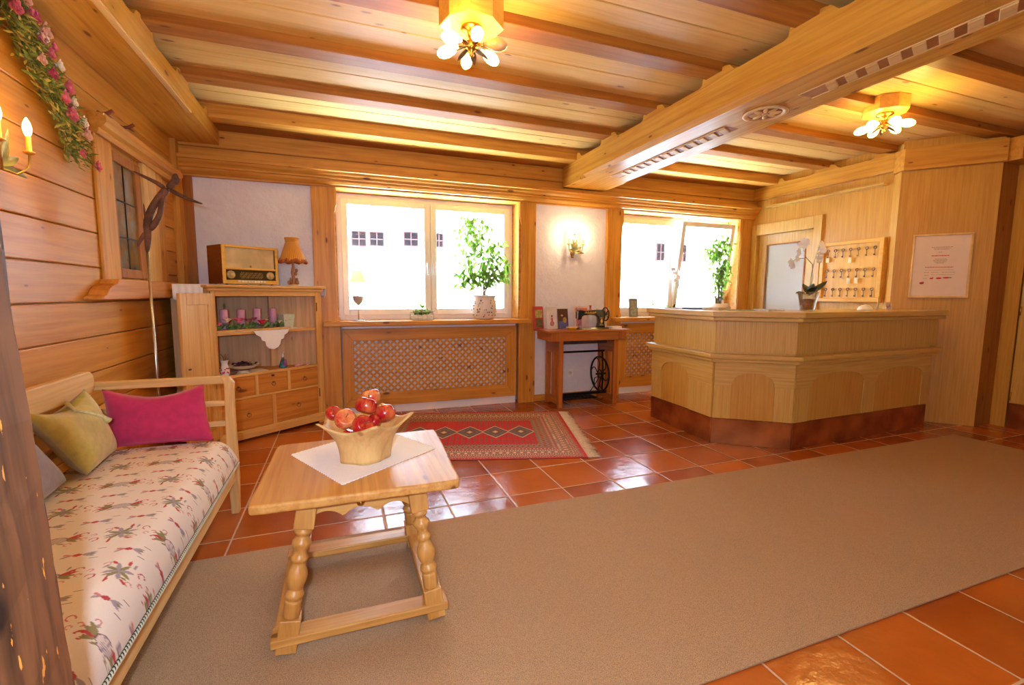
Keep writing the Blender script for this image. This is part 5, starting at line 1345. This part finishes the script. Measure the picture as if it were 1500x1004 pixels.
# wire planter with small plant
t = thing('wire_basket', 'small white wire basket with a green succulent in the middle of the left windowsill', 'basket', (.795, 4.86, SZ))
wb = MB()
for z in (.02, .085): wb.tube([(.125*cos(2*pi*i/32), .05*sin(2*pi*i/32), z) for i in range(33)], .0025, 5)
for i in range(16):
    th = 2*pi*i/16; wb.tube([(.125*cos(th), .05*sin(th), .0), (.125*cos(th), .05*sin(th), .10)], .002, 5)
wb.tube([(-.125, 0, .085), (-.15, 0, .11), (-.13, 0, .13)], .002, 5); wb.tube([(.125, 0, .085), (.15, 0, .11), (.13, 0, .13)], .002, 5)
wb.build('wire_frame', flat('white_wire', (190, 186, 180), .4), t)
B(-.11, .11, -.04, .04, .002, .05).build('liner', flat('white_liner', (226, 222, 214), .6), t, bevel=.004)
lf = MB(); rs = random.Random(21)
for i in range(120):
    random.seed(i); lf.leaf((rs.uniform(-.075, .085), rs.uniform(-.03, .03), .05+rs.uniform(0, .03)), (rs.uniform(-1, 1), rs.uniform(-.6, .6), rs.uniform(.1, 1.6)), rs.uniform(.03, .055), .018, seg=3)
lf.tube([(0, 0, .05), (.0, 0, .15)], .003, 5); lf.leaf((0, 0, .13), (-.4, 0, 1), .05, .03); lf.leaf((0, 0, .12), (.6, 0, .8), .05, .03)
lf.build('succulent', LFB, t)
for i in range(3): m_ = MB(); random.seed(i); rose(m_, (-.03+i*.045, -.03, .085), .016, 8); m_.build('blossom', CRM, t)
# right windowsill objects
t = card('picture_frame', 'picture frame', (3.43, 4.86, SZ), .10, .215, .16, radians(-12), F('grey_frame', (120, 128, 120), .5), None, 'small grey green framed picture at the left end of the right windowsill',
         lambda t, w, h: patch(t, [(-.04, .04, .015, .20, F('landscape_print', (150, 160, 150), .4, nscale=30, namt=.4))]), thick=.015)
t = thing('glass_vase', 'clear glass of tiny cut flowers on the right windowsill', 'vase', (3.73, 4.86, SZ))
MB().lathe([(.036, 0), (.038, .004), (.042, .115), (.040, .115), (.036, .008), (0, .006)], n=24).build('glass', CLEAR, t)
sg = MB(); bl = MB(); rs = random.Random(31)
for i in range(16):
    p = Vector((rs.uniform(-.055, .055), rs.uniform(-.04, .04), rs.uniform(.13, .20))); sg.tube([(p.x*.2, p.y*.2, .01), (p.x*.6, p.y*.6, .10), p], .0016, 5); bl.ball(p, (.010, .010, .008), 7, 5)
    random.seed(i); sg.leaf(p*.8, (rs.uniform(-1, 1), rs.uniform(-1, 1), .5), .03, .012, seg=2)
sg.build('stems', LFB, t); bl.build('blossoms', CRM, t)
t = thing('potted_orchid', 'white orchid in a clear pot on the right windowsill beside the desk', 'orchid', (4.05, 4.88, SZ))
MB().lathe([(.045, 0), (.05, .005), (.058, .11), (.055, .11), (.046, .01), (0, .008)], n=20).build('pot', CLEAR, t)
MB().lathe([(.042, .01), (.050, .085), (0, .09)], n=16).build('bark', flat('orchid_bark', (128, 120, 60), .9, nscale=50, namt=.5), t)
sg = MB(); sg.tube([(0, 0, .09), (.0, -.01, .30), (-.01, -.02, .48), (-.04, -.03, .58)], .0025, 6)
for a in (.3, 2.6, 4.4): random.seed(int(a*10)); sg.leaf((0, 0, .09), (cos(a), sin(a)*.5, .5), .13, .035, seg=4)
sg.build('stem_and_leaves', LEAF, t)
OW = flat('orchid_petal', (248, 248, 250), .6, namt=.03)
def orchid_flower(m_, p, r, face=(0, -1, .1)):
    f = Vector(face).normalized(); s = f.cross(Vector((0, 0, 1))).normalized(); u = s.cross(f)
    for k, (a, L, w) in enumerate(((1.57, 1, .75), (1.57+2.2, .95, .7), (1.57-2.2, .95, .7), (.25, 1, 1.1), (pi-.25, 1, 1.1))):
        m_.leaf(p, s*cos(a)+u*sin(a)+f*.1, r*L, r*w, nrm=f, curl=.1, seg=4)
fl = MB()
for q in ((-.01, -.03, .46), (.03, -.03, .50), (-.03, -.04, .55), (-.06, -.04, .60), (.02, -.03, .40)): orchid_flower(fl, Vector(q), .036)
fl.build('blossoms', OW, t)

# ================================================================== RECEPTION DESK
pts = [Vector(p) for p in ((2.985, 3.86), (2.93, 2.985), (3.408, 2.635), (5.262, 2.70))]
desk = thing('reception_desk', 'faceted light oak reception desk with arched panels and copper kick plates', 'desk', (4.0, 3.2, 0))
dO = Vector((4.0, 3.2))
def offs(P, t, t_end0=0, t_end1=0):
    """offset the open polyline outward (towards the lobby) by t"""
    out = []
    N = len(P)
    nr_ = []
    for i in range(N-1):
        e = (P[i+1]-P[i]).normalized(); nr_.append(Vector((e.y, -e.x)) if True else None)
    for i in range(N):
        if i == 0: p = P[0]+nr_[0]*t - (P[1]-P[0]).normalized()*t_end0
        elif i == N-1: p = P[-1]+nr_[-1]*t + (P[-1]-P[-2]).normalized()*t_end1
        else:
            a, b_ = nr_[i-1], nr_[i]; h = (a+b_).normalized(); p = P[i]+h*(t/h.dot(a))
        out.append(p)
    return out
chk = (pts[1]-pts[0]).normalized(); SGN = 1 if Vector((chk.y, -chk.x)).dot(Vector((-1, -1))) > 0 else -1
def O(t, e0=0, e1=0): return offs(pts, SGN*t, e0, e1)
def FM(i):
    a0, a1 = O(0)[i], O(0)[i+1]; e = (a1-a0).normalized()
    return Matrix.Translation((a0.x-dO.x, a0.y-dO.y, 0)) @ Matrix.Rotation(atan2(e.y, e.x), 4, 'Z')
def strip(t0, t1, z0, z1, name, e0=0, e1=0, bevel=0, grain='x'):
    a, b_ = O(t0, e0, e1), O(t1, e0, e1)
    for i in range(3):
        M = FM(i); Mi = M.inverted(); po = []
        for p in (a[i], a[i+1], b_[i+1], b_[i]):
            q = Mi @ Vector((p.x-dO.x, p.y-dO.y, 0)); po.append((q.x, q.y))
        o = MB().prism(po, z0, z1).build(name, oak(grain), desk, bevel=bevel); o.matrix_local = M
strip(-.09, .0, .22, 1.04, 'front_carcass', grain='z')
# per-facet cladding
def facet(i, t0, t1, fn):
    a0, a1 = O(t0)[i], O(t0)[i+1]; e = (a1-a0).normalized(); L = (a1-a0).length
    M = Matrix.Translation((a0.x-dO.x, a0.y-dO.y, 0)) @ Matrix.Rotation(atan2(e.y, e.x), 4, 'Z')
    return M, L
for i in range(3):
    M, L = facet(i, .004, 0, None)
    m_ = MB(); m_.box(.0, L, -.004, .006, .785, 1.035); m_.build('upper_panel', oak('z'), desk).matrix_local = M
    m_ = MB(); m_.box(.0, L, -.006, .006, .22, .70)
    m_.build('lower_panel', birch('z'), desk).matrix_local = M
    # arched overlay
    n_ar = (1, 1, 2)[i]; st0 = (.16, .13, .17)[i]; st1 = (.30, .14, .11)[i]; mid = .16
    wa = (L-st0-st1-mid*(n_ar-1))/n_ar; zs, rise = .50, .115
    ov = MB(); T = -.020
    def slab(x0, x1, z0a, z0b, z1):
        ov.add([(x0, T, z0a), (x1, T, z0b), (x1, T, z1), (x0, T, z1), (x0, -.004, z0a), (x1, -.004, z0b), (x1, -.004, z1), (x0, -.004, z1)],
               [(0, 1, 2, 3), (4, 7, 6, 5), (0, 4, 5, 1), (1, 5, 6, 2), (3, 2, 6, 7), (0, 3, 7, 4)])
    x = 0; sgx = []
    for k in range(n_ar):
        xa = st0+k*(wa+mid); sgx.append((xa, xa+wa))
    ovp = MB()
    edges = [0]+[v for s_ in sgx for v in s_]+[L]
    for k in range(0, len(edges), 2): # pilasters
        B(edges[k], edges[k+1], T+.004, -.004, .22, zs).build('pilaster', oak('z'), desk, bevel=.002).matrix_local = M
    for k in range(0, len(edges), 2): slab(edges[k], edges[k+1], zs, zs, .70)
    for xa, xb in sgx:
        n_ = 28; sh_ = .035
        for q in range(n_):
            def H(u):
                w = abs(2*u-1)
                return zs+.0 if w > 1-sh_*1.2 else zs+.022+(rise-.022)*sqrt(max(0, 1-(w/(1-sh_*1.2))**2.3))
            u0, u1 = q/n_, (q+1)/n_; slab(lerp(xa, xb, u0), lerp(xa, xb, u1), H(u0+1e-4), H(u1-1e-4), .70)
    ov.build('arched_rail', oak('x'), desk).matrix_local = M
    M2, L2 = facet(i, .012, 0, None)
    m_ = MB(); m_.box(.0, L2, -.004, .010, .001, .215); m_.build('copper_plate', COPPER, desk).matrix_local = M2
for i in (1, 2):
    p = O(.024)[i]-dO; MB().lathe([(.004, 0), (.004, .216), (0, .216)], (p.x, p.y, 0), 8).build('copper_edge', COPPER, desk)
# stepped ledge and top
strip(-.05, .085, .735, .770, 'ledge', .03, .05, bevel=.004)
strip(-.05, .060, .700, .735, 'ledge_moulding', .02, .03, bevel=.010)
strip(-.42, .080, 1.075, 1.120, 'desk_top', .04, .09, bevel=.004)
strip(-.10, .062, 1.040, 1.075, 'desk_top_moulding', .03, .10, bevel=.008)
e0, e1 = O(0)[3]-dO, O(-.40)[3]-dO
MB().prism([(e0.x, e0.y), (e1.x, e1.y), (e1.x+.10, e1.y), (e0.x+.10, e0.y)], .78, 1.045).build('upper_end_block', oak('z'), desk, bevel=.003)
MB().prism([(e0.x-.02, e0.y), (e1.x-.02, e1.y), (e1.x, e1.y), (e0.x, e0.y)], .0, .78).build('end_panel', oak('z'), desk)
a0, a1 = O(0)[0]-dO, O(-.40)[0]-dO
MB().prism([(a0.x, a0.y), (a1.x, a1.y), (a1.x, a1.y-.02), (a0.x, a0.y-.02)], .0, 1.04).build('end_panel', oak('z'), desk)
# things on the desk top
DZT = 1.1205
t = thing('orchid_pot', 'white orchid with dark leaves in a clear glass pot on the reception desk', 'orchid', (3.80, 2.86, DZT))
MB().lathe([(.050, 0), (.056, .004), (.062, .06), (.078, .145), (.086, .165), (.083, .165), (.074, .145), (.056, .06), (.05, .01), (0, .008)], n=28).build('glass_pot', CLEAR, t)
MB().lathe([(.036, .012), (.042, .05), (.046, .095), (.03, .105), (0, .105)], n=20).build('bark', flat('mixed_stones', (150, 90, 80), .8, nscale=45, namt=.6), t)
lf = MB(); random.seed(2)
for d, L, w, cu in (((-1, -.2, .35), .17, .06, .25), ((1, -.3, .7), .20, .06, -.1), ((-.2, -1, 1.1), .12, .075, .2), ((.3, .6, .9), .14, .07, .1), ((.1, -.6, 1.6), .11, .06, .1)):
    lf.leaf((0, 0, .13), d, L, w, nrm=(0, -.4, 1), curl=cu, seg=6)
lf.build('leaves', flat('orchid_leaf', (44, 62, 34), .3), t)
sg = MB(); sg.tube([(0, 0, .13), (.03, -.01, .28), (.01, -.01, .40), (-.08, -.02, .45), (-.20, -.02, .44), (-.25, -.02, .40)], .0028, 6)
sg.tube([(.01, 0, .13), (.02, 0, .32), (.05, 0, .44), (.08, -.01, .56)], .0028, 6); sg.tube([(-.08, -.02, .45), (-.12, -.02, .52), (-.15, -.02, .57)], .002, 6)
sg.build('flower_stalk', flat('stalk_green', (120, 130, 80), .5), t)
fl = MB()
for q in ((-.20, -.03, .44), (-.19, -.03, .49), (-.15, -.03, .55), (-.12, -.03, .58), (-.25, -.03, .38), (-.27, -.03, .40), (.07, -.03, .48), (.09, -.03, .52), (.08, -.03, .56), (.06, -.03, .44)): orchid_flower(fl, Vector(q), .045, (random.uniform(-.4, .4), -1, .1))
fl.build('blossoms', OW, t)
cols = [(176, 96, 60), (70, 90, 120), (206, 190, 160), (120, 130, 80), (196, 200, 204), (150, 60, 60)]
for i, (x, y, rz, lb) in enumerate(((3.05, 3.62, .2, 'brown leaflet lying at the far left end of the reception desk'), (3.10, 3.42, -.3, 'blue grey leaflet beside the brown one on the desk top'), (3.12, 3.22, .5, 'cream leaflet near the first corner of the desk top'), (3.27, 3.08, -.6, 'green leaflet just past the first corner of the desk'), (3.46, 2.95, .1, 'pale grey sheet beside the second corner of the desk'))):
    m_ = MB(); m_.box(-.105, .105, -.07, .07, 0, .006+.008*(i % 3)); tag(m_.build('leaflet', flat('leaflet_%s' % ['brown', 'blue', 'cream', 'green', 'grey'][i], cols[i], .5, nscale=20, namt=.3)), lb, 'leaflet', 'leaflets on the desk top', loc=(x, y, DZT), rz=rz)
m_ = MB(); m_.lathe([(.060, 0), (.060, .010), (.050, .030), (.028, .046), (0, .052)], n=24); 
tag(m_.build('desk_bell', flat('white_porcelain', (236, 230, 222), .3)), 'small white rounded dome lying on the desk top left of the card', 'ornament', loc=(4.52, 2.84, DZT))
t = thing('desk_card', 'small standing card with a red dot on the reception desk', 'card', (4.90, 2.86, DZT), radians(15)); t.rotation_euler = (-.25, 0, radians(15))
B(-.075, .075, 0, .003, 0, .075).build('card', flat('white_card', (222, 212, 222), .5), t)
m_ = MB(); m_.ball((.02, -.001, .04), (.014, .001, .014), 12, 6); m_.ball((-.03, -.001, .03), (.018, .001, .008), 12, 6); m_.build('printed_mark', flat('card_red', (170, 60, 80), .5), t)
t = thing('pen_stand', 'thin upright white pen on the desk beside the key board', 'pen', (4.72, 2.86, DZT))
MB().tube([(0, 0, 0), (.004, 0, .05), (.0, 0, .12)], [.010, .005, .004], 8).build('pen', flat('ivory_pen', (216, 190, 140), .4), t)

# ================================================================== KEY BOARD
KX, ky0, ky1, kz0, kz1 = 5.297, 3.17, 3.835, 1.185, 1.855
t = thing('key_board', 'honey coloured wooden key board with three rows of hooks on the wall', 'key board', (KX, (ky0+ky1)/2, (kz0+kz1)/2))
hy, hz_ = (ky1-ky0)/2, (kz1-kz0)/2
B(-.02, 0, -hy+.02, hy-.02, -hz_+.02, hz_-.02).build('back_panel', goldw('z'), t)
fr = MB()
for y0, y1, z0, z1 in ((-hy, hy, hz_-.04, hz_), (-hy, hy, -hz_, -hz_+.04), (-hy, -hy+.04, -hz_+.04, hz_-.04), (hy-.04, hy, -hz_+.04, hz_-.04)): fr.box(-.05, 0, y0, y1, z0, z1)
fr.build('frame', goldw('y'), t, bevel=.004)
KEYM = flat('key_metal', (84, 54, 40), .4, .5); TAGM = flat('key_tag', (236, 224, 170), .4)
cen = Vector((KX, (ky0+ky1)/2, (kz0+kz1)/2))
hk = []
for r in range(3):
    for c in range(7): hk.append((hy-.085-c*(2*hy-.17)/6, (.245, .02, -.19)[r], r, c))
m_ = MB()
for y, z, r, c in hk: m_.tube([(-.02, y, z), (-.042, y, z-.002), (-.045, y, z+.008)], .0025, 5)
for i, (y, z, r, c) in enumerate(hk):
    hm = MB(); hm.tube([(-.02, y, z), (-.042, y, z-.002), (-.045, y, z+.010)], .0028, 5); hm.build('hook', BRASS, t)
rown = ['top', 'middle', 'bottom']; ordn = ['first', 'second', 'third', 'fourth', 'fifth', 'sixth', 'seventh']
def mkkey(loc, label, root=None):
    if root is None:
        t = thing('room_key', label, 'key', loc, 0, 'room keys hanging on the key board')
        b = MB(); b.tube([(0, .014*cos(2*pi*i/16), -.012+.014*sin(2*pi*i/16)) for i in range(17)], .0045, 6); b.build('bow', KEYM, t)
        s_ = MB(); s_.tube([(0, 0, -.028), (.004, 0, -.095)], .0035, 6); s_.box(.001, .006, 0, .016, -.092, -.076); s_.build('shank', KEYM, t)
        return t
    return dup(root, loc, 0, label)
proto = None
for y, z, r, c in hk:
    loc = (cen.x-.040, cen.y+y, cen.z+z+.006); lb = 'dark room key on the %s row of the key board, %s hook from the left' % (rown[r], ordn[c])
    k_ = mkkey(loc, lb, proto)
    if proto is None: proto = k_
    if (r, c) in ((0, 0), (0, 3), (1, 3), (1, 4)):
        g_ = MB(); g_.box(-.006, .0, -.018, .018, -.16, -.10); g_.build('key_tag', TAGM, k_) if (r, c) != (0, 0) else None
    k_['label'] = lb
g_ = [o for o in COL.objects if o.name.startswith('room_key') and 'top row' in o['label'] and 'first hook' in o['label']]
g2_ = MB(); g2_.box(-.006, .0, -.018, .018, -.14, -.09); g2_.build('key_tag', TAGM, g_[0])

# ================================================================== CERTIFICATE
u = (Bp-A).normalized(); pn = Vector((-abs(u.y), -abs(u.x)))
pc = A+u*.355; 
t = thing('framed_certificate', 'white certificate with red lines in a slim gold frame on the slanted wall', 'certificate', (pc.x+pn.x*.003, pc.y+pn.y*.003, 1.545), atan2(u.y, u.x))
PW, PH = .445/2, .615/2
fr = MB()
for x0, x1, z0, z1 in ((-PW, PW, PH-.018, PH), (-PW, PW, -PH, -PH+.018), (-PW, -PW+.018, -PH+.018, PH-.018), (PW-.018, PW, -PH+.018, PH-.018)): fr.box(x0, x1, -.024, 0, z0, z1)
fr.build('frame', flat('pale_gold', (226, 184, 110), .3, .3), t, bevel=.003)
B(-PW+.016, PW-.016, -.010, -.001, -PH+.016, PH-.016).build('paper', flat('certificate_paper', (226, 208, 196), .6, namt=.02), t)
INK = flat('grey_ink', (150, 140, 136), .6); RED = flat('red_ink', (196, 62, 60), .6)
def lines(nm, mat, L):
    """runs of tiny word marks; far too small in the photo to be read"""
    m_ = MB(); rs = random.Random(len(L))
    for x0, x1, z, h in L:
        x = x0
        while x < x1-.004:
            w = min(rs.uniform(.006, .022), x1-x); m_.box(x, x+w, -.0112, -.010, z-h/2, z+h/2); x += w+.0035
    m_.build(nm, mat, t)
lines('small_print', INK, [(-.075, .085, .180, .005), (-.06, .07, .168, .004), (-.055, .06, .158, .004), (-.018, .012, .132, .004), (-.045, .045, .066, .004), (-.055, .05, .056, .004), (-.05, .045, .046, .004), (-.04, .04, .036, .004), (-.03, .03, .026, .004), (-.11, .11, -.040, .003), (-.115, -.07, -.062, .004), (-.06, .0, -.062, .004), (.02, .12, -.062, .004), (-.11, -.075, -.090, .004), (-.06, .11, -.085, .003), (-.12, -.08, -.118, .004)])
lines('red_heading', RED, [(-.07, .065, .098, .008), (-.11, .10, -.012, .007)])
for nm_, mt_, y_, L_ in (('red_seal', RED, -.0105, ((.0, -.118, .022, .009), (.055, -.114, .028, .007), (-.055, -.120, .014, .008), (-.125, -.165, .018, .011))), ('grey_seal', INK, -.0115, ((.085, -.114, .010, .006), (-.045, -.112, .006, .006), (-.115, -.155, .008, .004)))):
    for x, z, a, b_ in L_: MB().ball((x, y_, z), (a, .0012, b_), 14, 6).build(nm_, mt_, t)

# ================================================================== CEILING LAMPS
CB = emis('amber_bulb', (255, 206, 130), 9)
DIM = flat('frosted_bulb_off', (226, 176, 110), .3)
def ceil_lamp(x, y, label, dim=None, rot=0, watts=20, up=0):
    t = thing('ceiling_lamp', label, 'ceiling lamp', (x, y, ZC+up), rot)
    MB().prism([(.150*cos(pi/8+i*pi/4)*(1.12 if i % 2 else 1), .150*sin(pi/8+i*pi/4)) for i in range(8)], -.155, -up).build('wooden_mount', goldw('x'), t, bevel=.004)
    m_ = MB(); m_.lathe([(.055, -.156), (.058, -.166), (.030, -.180), (.014, -.205), (.020, -.225), (.034, -.245), (.022, -.262), (.008, -.275), (.014, -.288), (.0, -.300)], n=20); m_.build('hub', BRASS, t)
    lf = MB(); random.seed(4)
    for i in range(12):
        a = i*pi/6; lf.leaf((.02*cos(a), .02*sin(a), -.245), (cos(a), sin(a), .25 if i % 2 else -.25), .085, .032, nrm=(0, 0, -1), curl=-.3, seg=5)
    lf.build('acanthus_leaves', flat('grey_brass_leaf', (140, 122, 84), .4, .6, nscale=40, namt=.4), t)
    for i in range(6):
        a = i*pi/3+.35; c_, s_ = cos(a), sin(a)
        am = MB(); am.tube([(.02*c_, .02*s_, -.225), (.055*c_, .055*s_, -.248), (.075*c_, .075*s_, -.240)], .006, 7); ao = am.build('arm', BRASS, t)
        dr = Vector((c_, s_, -.22)).normalized(); z0 = Vector((.070*c_, .070*s_, -.238))
        M = Matrix.Translation(z0) @ dr.to_track_quat('Z', 'Y').to_matrix().to_4x4()
        b = MB(); b.M = M; b.lathe([(.011, .0), (.014, .014), (.024, .034), (.031, .064), (.028, .092), (.016, .114), (.0, .122)], n=16)
        b.build('bulb', DIM if i == dim else CB, ao)
    for i in range(3):
        a = i*2.094+rot; lamp('ceiling_lamp_light', (x+.205*cos(a), y+.205*sin(a), ZC-.235), watts/3, WARM, .05)
    return t
ceil_lamp(.67, 2.42, 'brass ceiling lamp with glowing candle bulbs on the left, near the camera', dim=5, rot=.1, watts=12)
ceil_lamp(4.0, 2.49, 'brass ceiling lamp with glowing candle bulbs above the reception desk', rot=.7, watts=14, up=.055)
#==END==
